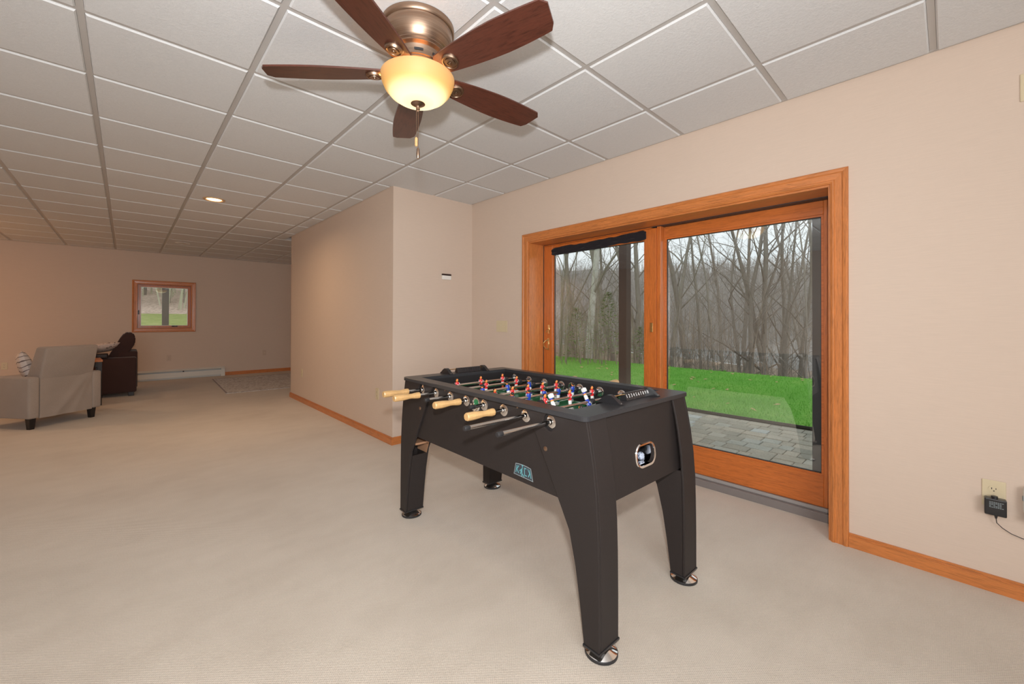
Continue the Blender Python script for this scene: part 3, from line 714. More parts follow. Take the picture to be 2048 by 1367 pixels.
def bowl_mat():
    m = M('amber_glass_bowl', (.50, .28, .11), .6)
    sp = m.n('ShaderNodeSeparateXYZ'); tc = m.n('ShaderNodeTexCoord'); m.l(tc.outputs['Object'], sp.inputs[0])
    t = m.math('DIVIDE', m.math('ADD', sp.outputs[2], .115), .115)
    m.l(m.ramp(t, [(0, (1, .80, .42)), (.12, (1, .90, .60)), (.32, (1, .84, .46)), (.52, (1, .56, .12)), (.75, (.90, .43, .10)), (1, (.74, .40, .16))]), m.b.inputs['Emission Color'])
    v = m.n('ShaderNodeMapRange'); m.l(t, v.inputs[0]); v.inputs[1].default_value = .15; v.inputs[2].default_value = .62; v.inputs[3].default_value = 1.2; v.inputs[4].default_value = .40; v.interpolation_type = 'SMOOTHSTEP'
    m.l(v.outputs[0], m.b.inputs['Emission Strength']); return m.m
bm = bmesh.new(); P_ = [(.1555, -.001), (.158, .0), (.1575, -.006), (.153, -.026), (.141, -.052), (.121, -.075), (.094, -.093), (.062, -.105), (.03, -.111), (.006, -.113)]
lathe(bm, P_, (0, 0, 0), 'z', 56, cap=False)
bowl = link('glass_bowl', bm, bowl_mat(), fan, smooth=True, loc=(0, 0, fz(2.250)))
bm = bmesh.new(); lathe(bm, [(.0, fz(2.142)), (.030, fz(2.142)), (.031, fz(2.138)), (.020, fz(2.131)), (.009, fz(2.127)), (.006, fz(2.122)), (.009, fz(2.119)), (.009, fz(2.115)), (.005, fz(2.112)), (.006, fz(2.108)), (.003, fz(2.103))], n=24, cap=False); link('bowl_finial', bm, m_copper, fan, smooth=True)
def chain(x, y, z0, z1, name, fob):
    bm = bmesh.new(); n = int((z0-z1)/.0055)
    tube(bm, [(x, y, fz(z0)), (x, y, fz(z1))], .0006, 4)
    for i in range(n): g = bmesh.ops.create_icosphere(bm, subdivisions=1, radius=.0019, matrix=Matrix.Translation((x, y, fz(z0-i*(z0-z1)/n))))
    c = link(name, bm, m_copper, fan)
    return c
c1 = chain(-.010, -.004, 2.135, 1.985, 'pull_chain', 0)
bm = bmesh.new(); lathe(bm, [(.003, fz(1.988)), (.0062, fz(1.984)), (.0062, fz(1.952)), (.003, fz(1.948))], (-.010, -.004, 0), 'z', 12); link('chain_fob', bm, m_hand, c1, label='pale wooden fob')
c2 = chain(.002, .001, 2.105, 1.945, 'pull_chain', 1)
bm = bmesh.new(); lathe(bm, [(.003, fz(1.947)), (.006, fz(1.940)), (.0078, fz(1.922)), (.006, fz(1.904)), (.003, fz(1.898))], (.002, .001, 0), 'z', 12); link('chain_fob', bm, m_copper, c2, smooth=True, label='brass fob')
pl = point('fan_bulb', (FX, FY, 2.262), 3.6, (1, .58, .20), .03)
pl.parent = fan; pl.location = (0.0, 0.0, fz(2.225))
# ------------------------------------------------------------------ ceiling downlights
def downlight(x, y, lit, label):
    e = empty('downlight', (x, y, CEIL-.008), 0, label, 'ceiling light', 'recessed ceiling lights')
    bm = bmesh.new(); n = 32; rr = []
    for r, z in ((.098, .002), (.10, -.002), (.096, -.006), (.078, -.007), (.072, .0), (.066, .05)): rr.append([bm.verts.new((r*cos(2*pi*i/n), r*sin(2*pi*i/n), z)) for i in range(n)])
    for a, b in zip(rr, rr[1:]):
        for i in range(n): bm.faces.new((a[i], a[(i+1) % n], b[(i+1) % n], b[i]))
    link('trim_ring', bm, m_ivory if not lit else M('bulb_glow_trim', (.62, .42, .25), .4).m, e, smooth=True)  # lit ring carries the bulb's warm glow in its colour
    em = M('lit_bulb', (.8, .6, .4), .5, emit=(1, .62, .30), es=5.0).m if lit else M('unlit_bulb', (.5, .42, .36), .5).m
    bm = bmesh.new(); lathe(bm, [(.0665, -.001), (.060, -.004), (.03, -.0065), (.005, -.007)], (0, 0, 0), 'z', 28); link('bulb', bm, em, e, smooth=True)
    if lit:
        l = area('downlight_lamp', (0, 0, 0), (0, 0, -1), .12, 13, (1, .66, .38), spread=165); l.parent = e; l.location = (0, 0, -.012); l.rotation_euler = (0, 0, 0); l.data.shape = 'DISK'
downlight(.676, 5.37, True, 'lit recessed ceiling downlight glowing warm orange')
downlight(.682, 8.83, False, 'unlit recessed ceiling downlight farther down the room')
for x, y in ((-2.2, 7.6),):
    area('warm_fill_overhead', (x, y, CEIL-.02), (x, y, 0), .12, 14, (1, .60, .34))  # unseen warm fill lamp added over the far left, no fitting
# ------------------------------------------------------------------ wall fittings
def plate(name, w, h, axis, loc, kind, label, cat, mat=None, group=None):
    """axis 'x': on a wall facing -x ; 'y': facing -y. built facing -y then turned"""
    mat = mat or m_almond
    bm = bmesh.new(); box(bm, -w/2, w/2, -.005, 0, -h/2, h/2, bev=.002, seg=2)
    o = link(name, bm, mat, None, label=label, cat=cat, group=group)
    if kind == 'outlet':
        for z in (-.0195, .0195):
            bm = bmesh.new(); p = [(.0165*cos(2*pi*i/24), z+max(-.0125, min(.0125, .0165*sin(2*pi*i/24)))) for i in range(24)]
            prism(bm, p, -.0068, -.0048, 'y'); s = link('socket', bm, mat, o)
            bm = bmesh.new(); box(bm, -.0075, -.0050, -.0072, -.0066, z-.001, z+.007); box(bm, .0050, .0070, -.0072, -.0066, z, z+.0065); lathe(bm, [(.0025, -.0072), (.0025, -.0066)], (0, 0, z-.007), 'y', 8)
            link('socket_slots', bm, m_rub, s)
        bm = bmesh.new(); lathe(bm, [(.003, -.0062), (.003, -.0045)], (0, 0, 0), 'y', 8); link('plate_screw', bm, m_almond, o)
    if kind == 'switch3':
        for x in (-.046, 0, .046):
            bm = bmesh.new(); box(bm, x-.006, x+.006, -.006, -.004, -.013, .013); box(bm, x-.0035, x+.0035, -.016, -.005, -.002, .008, bev=.001); link('switch_toggle', bm, mat, o)
            bm = bmesh.new()
            for z in (-.03, .03): lathe(bm, [(.0028, -.0062), (.0028, -.0045)], (x, 0, z), 'y', 8)
            link('plate_screw', bm, m_almond, o)
    if kind == 'round':
        bm = bmesh.new(); lathe(bm, [(.012, -.006), (.012, -.004)], (0, 0, 0), 'y', 16); link('jack_insert', bm, m_almond, o)
    o.location = loc
    if axis == 'x': o.rotation_euler = (0, 0, -pi/2)
    return o
plate('wall_outlet', .070, .115, 'x', (XR, -.133, .432), 'outlet', 'almond duplex wall outlet with a black power adapter plugged into it', 'outlet')
plate('light_switch', .165, .115, 'x', (XR, 3.134, 1.128), 'switch3', 'almond triple light switch plate beside the sliding door', 'light switch')
plate('wall_outlet', .070, .115, 'x', (XC, 3.956, .445), 'outlet', 'almond outlet near the outer corner of the corridor wall', 'outlet')
plate('wall_outlet', .070, .115, 'x', (XC, 6.40, .42), 'outlet', 'almond outlet at the far end of the corridor wall', 'outlet')
m_paintp = M('painted_plate', (.55, .43, .34), .5).m
plate('wall_outlet', .070, .115, 'y', (.615, YF, .424), 'outlet', 'outlet under the small far window above the heater', 'outlet', m_paintp)
plate('jack_plate', .070, .115, 'y', (2.27, YF, .445), 'round', 'small jack plate on the far wall right of the heater', 'wall plate', m_paintp)
plate('wall_outlet', .070, .115, 'y', (-1.445, YF, .42), 'outlet', 'almond outlet on the far wall at the left edge of the photo', 'outlet')
plate('blank_plate', .115, .118, 'x', (XR, -.268, 2.196), 'blank', 'almond wall plate high up at the top right edge', 'wall plate')
bm = bmesh.new(); box(bm, -.055, .055, -.022, 0, -.030, .028, bev=.004, seg=2)
th = link('thermostat', bm, m_ivory, None, label='small white thermostat with a dark top strip on the closet wall', cat='thermostat'); th.location = (2.455, YC, 1.645)
link('display_strip', B(-.055, .055, -.0235, -.004, .012, .030, bev=.001), M('brown_strip', (.03, .012, .01), .35).m, th)
# adapter on the lower socket
bm = bmesh.new(); box(bm, -.032, .032, -.044, -.008, -.036, .036, bev=.004, seg=2); lathe(bm, [(.011, .030), (.010, .044)], (-.002, -.020, 0), 'z', 12)
ad = link('power_adapter', bm, m_plast, None, label='black square power adapter plugged into the near wall outlet', cat='adapter'); ad.location = (XR, -.136, .383); ad.rotation_euler = (0, 0, -pi/2)
bm = bmesh.new()
for i in range(5):
    for j in range(7):
        if rng.random() < .8: x = -.018+j*.006; box(bm, x, x+.0045, -.0446, -.0438, .021-i*.0055, .0235-i*.0055)
link('label_print', bm, m_lgrey, ad)
bm = bmesh.new(); lathe(bm, [(.006, -.036), (.005, -.042), (.003, -.052)], (.002, -.024, 0), 'z', 10)
pts = [(.002, -.024, -.05), (.004, -.024, -.07), (.02, -.022, -.088), (.045, -.018, -.105), (.075, -.014, -.115), (.11, -.012, -.118), (.14, -.014, -.122), (.17, -.02, -.14)]
tube(bm, pts, .0016, 6, cap=True); link('power_cord', bm, m_rub, ad, smooth=True)
# white and blue device on the wall at the right edge
dev = empty('wall_device', (XR, -.262, .42), -pi/2, 'white rounded device with a blue oval panel at the right edge of the photo', 'device')
bm = bmesh.new(); prism(bm, rrect2(-.048, .048, -.052, .075, .020, 5), -.035, 0, 'y'); link('device_body', bm, m_ivory, dev)
bm = bmesh.new(); prism(bm, rrect2(-.043, .043, .040, .070, .013, 5), -.037, -.034, 'y'); link('blue_panel', bm, M('blue_label', (.02, .09, .42), .35).m, dev)
link('side_clip', B(-.0505, -.047, -.025, -.01, .012, .030), m_lgrey, dev)
bm = bmesh.new(); box(bm, -.044, .044, -.05, 0, -.072, -.050, bev=.006, seg=2); link('device_base', bm, m_plast, dev)
# ------------------------------------------------------------------ baseboard heater
m_heat = M('heater_enamel', (.66, .66, .62), .4).m
ht = empty('baseboard_heater', (.45, YF-.03, 0), 0, 'long white baseboard heater under the far window', 'heater')
hx0, hx1 = -.65-.45, 1.527-.45
def hy(d): return .03-d
bm = bmesh.new(); prism(bm, [(hy(0), .03), (hy(.062), .035), (hy(.066), .135), (hy(.060), .135), (hy(.056), .04), (hy(.0), .036)], hx0, hx1-.07, 'x'); link('front_panel', bm, m_heat, ht)
bm = bmesh.new(); prism(bm, [(hy(0), .0), (hy(.006), .0), (hy(.006), .182), (hy(.055), .160), (hy(.058), .163), (hy(.01), .195), (hy(0), .195)], hx0, hx1-.07, 'x'); link('back_panel', bm, m_heat, ht)
bm = bmesh.new(); prism(bm, [(hy(0), .0), (hy(.069), .0), (hy(.069), .150), (hy(.055), .168), (hy(.01), .198), (hy(0), .198)], hx1-.07, hx1, 'x'); link('end_cap', bm, m_heat, ht)
bm = bmesh.new(); box(bm, hx0, hx1-.07, hy(.055), hy(.008), .06, .13); link('heating_fins', bm, m_darkmetal, ht)
bm = bmesh.new()
for x in (-.15, .83): box(bm, x-.45, x-.43, hy(.064), hy(.01), .138, .158)
link('damper_bracket', bm, m_rub, ht)
# ------------------------------------------------------------------ rug
mr = M('patterned_rug', (.5, .47, .44), .95, spec=.05)
v = mr.coord(); a = mr.noise(v, 9, 4, .7, 1.5); b_ = mr.noise(v, 26, 3, .6)
mr.base(mr.mix(.5, mr.ramp(a, [(.38, (.26, .22, .21)), (.47, (.62, .60, .57)), (.6, (.74, .72, .70)), (.7, (.42, .36, .33))]), mr.ramp(b_, [(.35, (.32, .28, .27)), (.55, (.74, .72, .70))])))
bm = bmesh.new(); box(bm, -.775, .775, -1.04, 1.04, 0, .008, bev=.002)
rug = link('area_rug', bm, mr.m, label='pale area rug with a faded grey ornamental pattern before the far wall', cat='rug'); rug.location = (1.98, 8.93, .0005); rug.rotation_euler = (0, 0, R_(-2.0))
bm = bmesh.new(); rect = [(-.775, .775, -1.04, -1.02), (-.775, .775, 1.02, 1.04), (-.775, -.755, -1.02, 1.02), (.755, .775, -1.02, 1.02)]
for r in rect: box(bm, *r, .0078, .0092)
link('rug_border', bm, fabric('rug_border', (.22, .16, .13)), rug)
# ------------------------------------------------------------------ armchair seen from behind
ch = empty('armchair', (-.718, 7.195, 0), R_(39.2), 'grey-beige fabric armchair seen from behind with tapered black legs', 'armchair')
bm = bmesh.new(); box(bm, -.245, .245, -.35, .33, .14, .42, bev=.02, seg=2); link('seat_base', bm, m_grey, ch, smooth=True)
for s in (-1, 1):
    bm = bmesh.new(); x0, x1 = sorted((s*.247, s*.347)); box(bm, x0, x1, -.372, .35, .12, .565, bev=.022, seg=3); link('arm', bm, m_grey, ch, smooth=True)
# lower back drape with folds
bm = bmesh.new(); nx, nz = 30, 18; g = []
for j in range(nz+1):
    row = []
    for i in range(nx+1):
        x = -.246+.492*i/nx; z = .115+.44*j/nz
        t = x*1.1-(z-.33)*.9
        d = .006*sin(t*22+.6)*max(0, 1-abs(t-.08)/.25)+.007*math.exp(-((x-.02-(z-.3)*.75)/.03)**2)*min(1, (.56-z)*6)+.006*math.exp(-((x-.14-(z-.3)*.45)/.025)**2)*min(1, (.56-z)*6)
        row.append(bm.verts.new((x, -.366-d, z)))
    g.append(row)
for j in range(nz):
    for i in range(nx): bm.faces.new((g[j][i], g[j][i+1], g[j+1][i+1], g[j+1][i]))
ex = bmesh.ops.extrude_face_region(bm, geom=bm.faces[:]); bmesh.ops.translate(bm, vec=(0, .02, 0), verts=[v for v in ex['geom'] if isinstance(v, bmesh.types.BMVert)])
link('back_drape', bm, m_grey, ch, smooth=True)
bm = bmesh.new(); v = box(bm, -.25, .262, -.362, -.17, .52, .885)
for q in v:
    if q.co.z > .8: q.co.y -= .085; q.co.x *= .985; q.co.y += (.05 if q.co.y > -.3 else 0)*-1
bmesh.ops.bevel(bm, geom=bm.edges[:], offset=.022, segments=3, affect='EDGES', profile=.5)
link('backrest', bm, m_grey, ch, smooth=True)
bm = bmesh.new(); box(bm, -.24, .24, -.16, .37, .42, .54, bev=.04, seg=3); link('seat_cushion', bm, m_grey, ch, smooth=True)
for sx_ in (-1, 1):
    for sy_ in (-1, 1):
        bm = bmesh.new(); v = box(bm, -.03, .03, -.03, .03, 0, .14)
        for q in v:
            if q.co.z < .05: q.co.x *= .68; q.co.y *= .68
        o = link('leg', bm, m_espresso, ch); o.location = (sx_*.285, -.305 if sy_ < 0 else .30, 0)
def pillow(name, w, h, t, mat):
    bm = bmesh.new(); n = 14; G = {}
    for s in (1, -1):
        for i in range(n+1):
            for j in range(n+1):
                u, v = i/n*2-1, j/n*2-1
                if s == -1 and (abs(u) == 1 or abs(v) == 1): G[s, i, j] = G[1, i, j]; continue
                k = ((1-u*u)*(1-v*v))**.42
                p = 1-.07*(abs(u)**3)*(1-abs(v))-.0
                G[s, i, j] = bm.verts.new((u*w/2*(1-.06*(1-v*v)), s*t/2*k, v*h/2*(1-.06*(1-u*u))))
        for i in range(n):
            for j in range(n): bm.faces.new((G[s, i, j], G[s, i+1, j], G[s, i+1, j+1], G[s, i, j+1]))
    return link(name, bm, mat, smooth=True)
mp = M('striped_pillow', (.62, .58, .56), .9); wv = mp.n('ShaderNodeTexWave'); wv.inputs['Scale'].default_value = 6.5; wv.inputs['Distortion'].default_value = 5; wv.inputs['Detail'].default_value = 2; wv.bands_direction = 'Z'
mp.l(mp.coord((1, 1, 1)), wv.inputs['Vector']); mp.base(mp.ramp(wv.outputs['Fac'], [(.02, (.12, .09, .09)), (.09, (.62, .56, .53))]))
pw = pillow('throw_pillow', .34, .34, .12, mp.m); setp(pw, 'white throw pillow with thin dark wavy stripes, in the grey-beige armchair', 'pillow')
f_ = lambda x, y: (-.718+cos(R_(39.2))*x-sin(R_(39.2))*y, 7.195+sin(R_(39.2))*x+cos(R_(39.2))*y)
pw.location = (*f_(-.115, .03), .655); pw.rotation_euler = (R_(-14), R_(8), R_(39.2+62))
# ------------------------------------------------------------------ side table between the chairs
st_ = empty('side_table', (-.55, 8.20, 0), R_(5), 'small side table with brown wooden top and black legs, between armchair and recliner', 'side table')
bm = bmesh.new(); box(bm, -.24, .30, -.22, .22, .60, .63, bev=.004); link('table_top', bm, m_oakX, st_)
for x in (-.21, .27):
    for y in (-.19, .19): link('leg', B(x-.022, x+.022, y-.022, y+.022, 0, .60), m_espresso, st_)
link('apron', B(-.21, .27, -.19, .19, .53, .598), m_espresso, st_)
# ------------------------------------------------------------------ dark brown recliner
rc = empty('recliner', (-.30, 9.10, 0), 0, 'dark brown upholstered recliner in side view with a raised headrest', 'recliner')
def rb(name, *a, bev=.03, mat=None):
    bm = bmesh.new(); box(bm, *a, bev=bev, seg=3); return link(name, bm, mat or m_dbrown, rc, smooth=True)
rb('arm', -.42, .425, -.42, -.24, .055, .60); rb('arm', -.42, .425, .24, .42, .055, .60)
rb('seat_cushion', -.44, .20, -.235, .235, .12, .47); rb('back_base', .20, .435, -.235, .40, .10, .685, bev=.025)
bm = bmesh.new(); prism(bm, [(.03, .46), (.22, .44), (.405, .80), (.41, .90), (.385, .965), (.33, .985), (.275, .965), (.235, .90)], -.23, .20, 'y')
bmesh.ops.bevel(bm, geom=bm.edges[:], offset=.018, segments=2, affect='EDGES'); link('headrest', bm, m_dbrown, rc, smooth=True)
for x in (-.38, .36):
    for y in (-.36, .36): bm = bmesh.new(); box(bm, x-.035, x+.035, y-.035, y+.035, 0, .10, bev=.005); link('foot', bm, m_espresso, rc)
rb('arm_console', -.40, .10, -.44, -.22, .602, .665, bev=.012, mat=M('dark_console', (.02, .012, .014), .5).m)
mpp = M('patterned_cushion', (.6, .5, .45), .9); mpp.base(mpp.ramp(mpp.noise(mpp.coord((1, 1, 1)), 14, 3, .6, 2), [(.34, (.05, .03, .03)), (.38, (.66, .54, .48)), (.7, (.76, .64, .58))]))
pc = pillow('cushion', .40, .30, .11, mpp.m); setp(pc, 'light patterned cushion lying on the dark recliner', 'cushion'); pc.location = (-.28, 8.90, .745); pc.rotation_euler = (R_(68), R_(-8), R_(14))
# ------------------------------------------------------------------ outdoors: ground
def sstep(t): t = max(0, min(1, t)); return t*t*(3-2*t)
def lawn_edge(y): return 11.15+.04*(y-5)+.10*sin(y*.9)
def gz(x, y):
    z = -.1
    if y > 12: z += (y-12)*.098*sstep((12-x)/10+.35)+(max(0, y-28))*.10
    e = x-lawn_edge(y)
    if e > 0:
        z += -.30*min(e, 16)*sstep(e/2.5+.3)
        if x > 42: z += (min(x, 190)-42)*.150
        z += .8*noise.noise(Vector((x*.09, y*.09, 0)))*min(1, e/6)
        if x > 60: z += 5*noise.noise(Vector((x*.012, y*.014, 3)))*min(1, (x-60)/60)
    if y > 28: z += .5*noise.noise(Vector((x*.12, y*.12, 5)))
    return z
lg = M('lawn_green', (.05, .2, .02), .95, spec=.08)
a = lg.noise(lg.world(), 1.3, 4, .6); b_ = lg.noise(lg.world((1, 1, 1)), 35, 3, .7)
lg.base(lg.mix(.55, lg.ramp(a, [(.3, (.12, .32, .045)), (.5, (.16, .40, .06)), (.72, (.28, .46, .10))]), lg.ramp(b_, [(.3, (.08, .24, .03)), (.6, (.20, .46, .075)), (.8, (.38, .54, .17))]))).bump(b_, .6, .03)
lt = M('leaf_litter', (.2, .15, .1), .95, spec=.05)
a = lt.noise(lt.world(), .5, 5, .65); b_ = lt.noise(lt.world(), 7, 4, .75)
lt.base(lt.mix(.5, lt.ramp(a, [(.3, (.22, .185, .145)), (.55, (.34, .27, .21)), (.75, (.44, .33, .25))]), lt.ramp(b_, [(.3, (.14, .115, .09)), (.55, (.36, .28, .215)), (.75, (.58, .43, .33))]))).bump(b_, .7, .1)
hl = M('wooded_hill', (.2, .18, .16), 1, spec=0)
a = hl.noise(hl.world((1, 1, .25)), .35, 5, .75); b_ = hl.noise(hl.world((1, 1, .3)), .05, 3)
hl.base(hl.mix(.5, hl.ramp(a, [(.3, (.20, .185, .17)), (.5, (.31, .29, .265)), (.7, (.42, .39, .36))]), hl.ramp(b_, [(.35, (.24, .225, .21)), (.65, (.36, .335, .31))])))
def grid(name, xs_, ys_, keep, mat, lift=0, **kw):
    bm = bmesh.new(); V = {}
    def gv(i, j):
        if (i, j) not in V: V[i, j] = bm.verts.new((xs_[i], ys_[j], gz(xs_[i], ys_[j])+lift))
        return V[i, j]
    for i in range(len(xs_)-1):
        for j in range(len(ys_)-1):
            if keep((xs_[i]+xs_[i+1])/2, (ys_[j]+ys_[j+1])/2): bm.faces.new((gv(i, j), gv(i+1, j), gv(i+1, j+1), gv(i, j+1)))
    return link(name, bm, mat, smooth=True, **kw)
def fr(a, b, s):
    n = max(1, int(round((b-a)/s))); return [a+(b-a)*i/n for i in range(n+1)]
# lawn: one strip east following the wavy edge, one north
bm = bmesh.new(); ysl = fr(-9, 28, .5); rows = []
for y in ysl:
    x0 = 6.05 if y < 5.6 else 3.24
    x1 = lawn_edge(y); rows.append([bm.verts.new((x0+(x1-x0)*k/12, y, gz(x0+(x1-x0)*k/12, y))) for k in range(13)])
for r0_, r1_ in zip(rows, rows[1:]):
    for k in range(12): bm.faces.new((r0_[k], r0_[k+1], r1_[k+1], r1_[k]))
rows = []
for y in fr(10.76, 28, .5): rows.append([bm.verts.new((x, y, gz(x, y))) for x in fr(-14, 3.24, 1.2)])
for r0_, r1_ in zip(rows, rows[1:]):
    for k in range(len(r0_)-1): bm.faces.new((r0_[k], r0_[k+1], r1_[k+1], r1_[k]))
lg2 = M('lawn_washed_out', (.3, .36, .12), .95, spec=.08); a = lg2.noise(lg2.world(), 2.5, 4, .7)
lg2.base(lg2.ramp(a, [(.3, (.24, .30, .09)), (.55, (.34, .38, .13)), (.75, (.46, .44, .22))]))  # yellower north grass, with overexposed brightness put into its colour
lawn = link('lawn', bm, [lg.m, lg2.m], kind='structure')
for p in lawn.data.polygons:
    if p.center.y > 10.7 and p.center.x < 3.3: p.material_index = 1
bm = bmesh.new(); rows = []
for y in fr(-60, 120, 2.0):
    e0 = lawn_edge(y) if y > -9 else 11; base = [e0, e0+.5, e0+1, e0+1.8, e0+3, e0+5, e0+8, e0+11, e0+14, 30, 36, 42, 50]
    rows.append([bm.verts.new((x, y, gz(x, y)-(.03 if k == 0 else 0))) for k, x in enumerate(base)])
for r0_, r1_ in zip(rows, rows[1:]):
    for k in range(len(r0_)-1): bm.faces.new((r0_[k], r0_[k+1], r1_[k+1], r1_[k]))
link('woodland_floor', bm, lt.m, smooth=True, kind='structure'); bm = bmesh.new()
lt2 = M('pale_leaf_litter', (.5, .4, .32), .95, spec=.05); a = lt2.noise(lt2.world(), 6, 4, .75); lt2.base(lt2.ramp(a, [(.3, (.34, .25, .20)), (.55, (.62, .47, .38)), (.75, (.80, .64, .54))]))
rows = [[bm.verts.new((x, y, gz(x, y))) for x in fr(-40, 12, 2)] for y in fr(28, 120, 2)]
for r0_, r1_ in zip(rows, rows[1:]):
    for k in range(len(r0_)-1): bm.faces.new((r0_[k], r0_[k+1], r1_[k+1], r1_[k]))
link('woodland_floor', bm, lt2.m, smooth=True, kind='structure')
grid('hillside', fr(50, 200, 5)+[260], fr(-160, 260, 6), lambda x, y: True, hl.m, kind='structure')
# grass blades near the door
bm = bmesh.new(); rg = random.Random(3)
for k in range(26000):
    x = 6.06+rg.random()**1.3*5.1; y = rg.uniform(-.2, 1)*0+rg.uniform(.3, 10.5)
    if y > x*1.15: continue
    z = gz(x, y); a_ = rg.uniform(0, pi); h = rg.uniform(.02, .055); w_ = .004
    dx, dy = cos(a_)*w_, sin(a_)*w_
    bm.faces.new((bm.verts.new((x-dx, y-dy, z)), bm.verts.new((x+dx, y+dy, z)), bm.verts.new((x+rg.uniform(-.02, .02), y+rg.uniform(-.02, .02), z+h))))
gb = M('grass_blades', (.18, .46, .07), .9, spec=.1); link('grass_blades', bm, gb.m, label='short green lawn grass outside the sliding door', cat='grass', kind='stuff')
# fallen leaves
def leaf_me(seed):
    r2 = random.Random(seed); bm = bmesh.new(); pts = []
    for i in range(10):
        a_ = 2*pi*i/10; r = (.05 if i % 2 == 0 else .022)*r2.uniform(.75, 1.2); pts.append(bm.verts.new((r*cos(a_), r*sin(a_), .012*r2.random())))
    c = bm.verts.new((0, 0, .02)); b2 = bm.verts.new((0, 0, .004))
    for i in range(10): bm.faces.new((pts[i], pts[(i+1) % 10], c)); bm.faces.new((pts[(i+1) % 10], pts[i], b2))
    me = bpy.data.meshes.new('fallen_leaf'); bm.to_mesh(me); bm.free(); me.materials.append(m_leaf); return me
m_leaf = M('dry_leaf', (.62, .42, .22), .8).m; lms = [leaf_me(i) for i in range(4)]
spots = []
while len(spots) < 44:
    x, y = rg.uniform(6.3, 10.9), rg.uniform(.6, 9.5)
    if y < x*1.02: spots.append((x, y))
for k, (x, y) in enumerate(spots):
    s_ = rg.uniform(.6, 1.15)
    inst('fallen_leaf', lms[k % 4], None, (x, y, gz(x, y)+.012), (rg.uniform(-.3, .3), rg.uniform(-.3, .3), rg.uniform(0, 6)), (s_,)*3, label='dry tan leaf lying on the green lawn outside', cat='leaf', group='fallen leaves on the lawn')
# ------------------------------------------------------------------ patio
pt = M('stone_paver', (.3, .29, .26), .85, spec=.2)
oi = pt.n('ShaderNodeObjectInfo'); a = pt.noise(pt.world(), 6, 4, .6); b_ = pt.noise(pt.world(), 60, 3)
c_ = pt.ramp(oi.outputs['Random'], [(0, (.30, .29, .25)), (.35, (.38, .36, .31)), (.7, (.44, .40, .34)), (.9, (.40, .41, .38)), (1, (.46, .49, .50))])
pt.base(pt.mix(.6, c_, pt.mix(1, pt.ramp(a, [(.3, (.7, .72, .66)), (.7, (1.15, 1.1, 1.0))]), pt.ramp(b_, [(.3, (.75, .75, .75)), (.7, (1.2, 1.2, 1.2))]), 'MULTIPLY'), 'MULTIPLY')).bump(b_, .5, .004)
patio = link('patio', B(3.24, 6.03, -3.0, 5.6, -.25, -.128), M('sandy_joint', (.13, .12, .085), .95).m, kind='structure')
pms = {}
def paver(w, d):
    if (w, d) in pms: return pms[w, d]
    bm = bmesh.new(); box(bm, -w/2+.003, w/2-.003, -d/2+.003, d/2-.003, -.05, 0, bev=.006)
    bmesh.ops.delete(bm, geom=[f for f in bm.faces if f.normal.z < -.9 and f.calc_area() > .001], context='FACES')
    me = bpy.data.meshes.new('paver'); bm.to_mesh(me); bm.free(); me.materials.append(pt.m); pms[w, d] = me; return me
rest = bmesh.new(); x = 3.25; ri = 0; npv = 0
W3 = [.174, .174, .116]
while x < 6.0:
    w_ = .174 if ri % 3 else .174
    if x+w_ > 6.03: break
    y = -3.0+rg.uniform(-.1, 0)
    while y < 5.55:
        d_ = rg.choice([.116, .174, .232, .232, .174])
        cx, cy = x+w_/2, y+d_/2
        if x > 3.9 and .35 < cy < 3.0+(x-3.9)*.2 and npv < 295:
            inst('paver', paver(w_, d_), patio, (cx, cy, -.10+rg.uniform(-.004, .003)), (rg.uniform(-.012, .012), rg.uniform(-.012, .012), 0)); npv += 1
        else: box(rest, x+.003, x+w_-.003, y+.003, y+d_-.003, -.127, -.10+rg.uniform(-.003, .003))
        y += d_
    x += w_; ri += 1
link('outer_pavers', rest, pt.m, patio, kind='stuff')
bm = bmesh.new(); pts = [(6.035+.02*sin(y*2.3), y, -.115) for y in fr(-3, 5.6, .2)]; tube(bm, pts, .028, 6, cap=True); link('patio_edging', bm, M('dark_soil', (.03, .025, .018), .95).m, patio)
# deck overhead carried by the dark post
m_post = wood('weathered_post', (.050, .026, .022), (20, 20, 1.2), .7, .6, 6, 0)
dk = empty('deck', (4.6, 1.5, -.1), 0, 'dark brown wooden deck post standing on the lawn beyond the left pane', 'deck'); dk.location = (5.97, 3.65, -.1)
link('post', B(-.07, .07, -.07, .07, -.05, 2.75), m_post, dk)
link('beam', B(-.07, .07, -6.5, 3.2, 2.751, 2.95), m_post, dk)
for k in range(20): link('joist', B(-2.72, .16, -6.5+k*.5, -6.46+k*.5, 2.951, 3.1), m_post, dk)
pc2 = link('porch_post', B(-.065, .065, -.065, .065, -.3, 3.2), M('grey_post', (.12, .10, .095), .7).m, label='dark post standing on the lawn seen through the small far window', cat='post'); pc2.location = (.716, 13.5, gz(.7, 13.5))
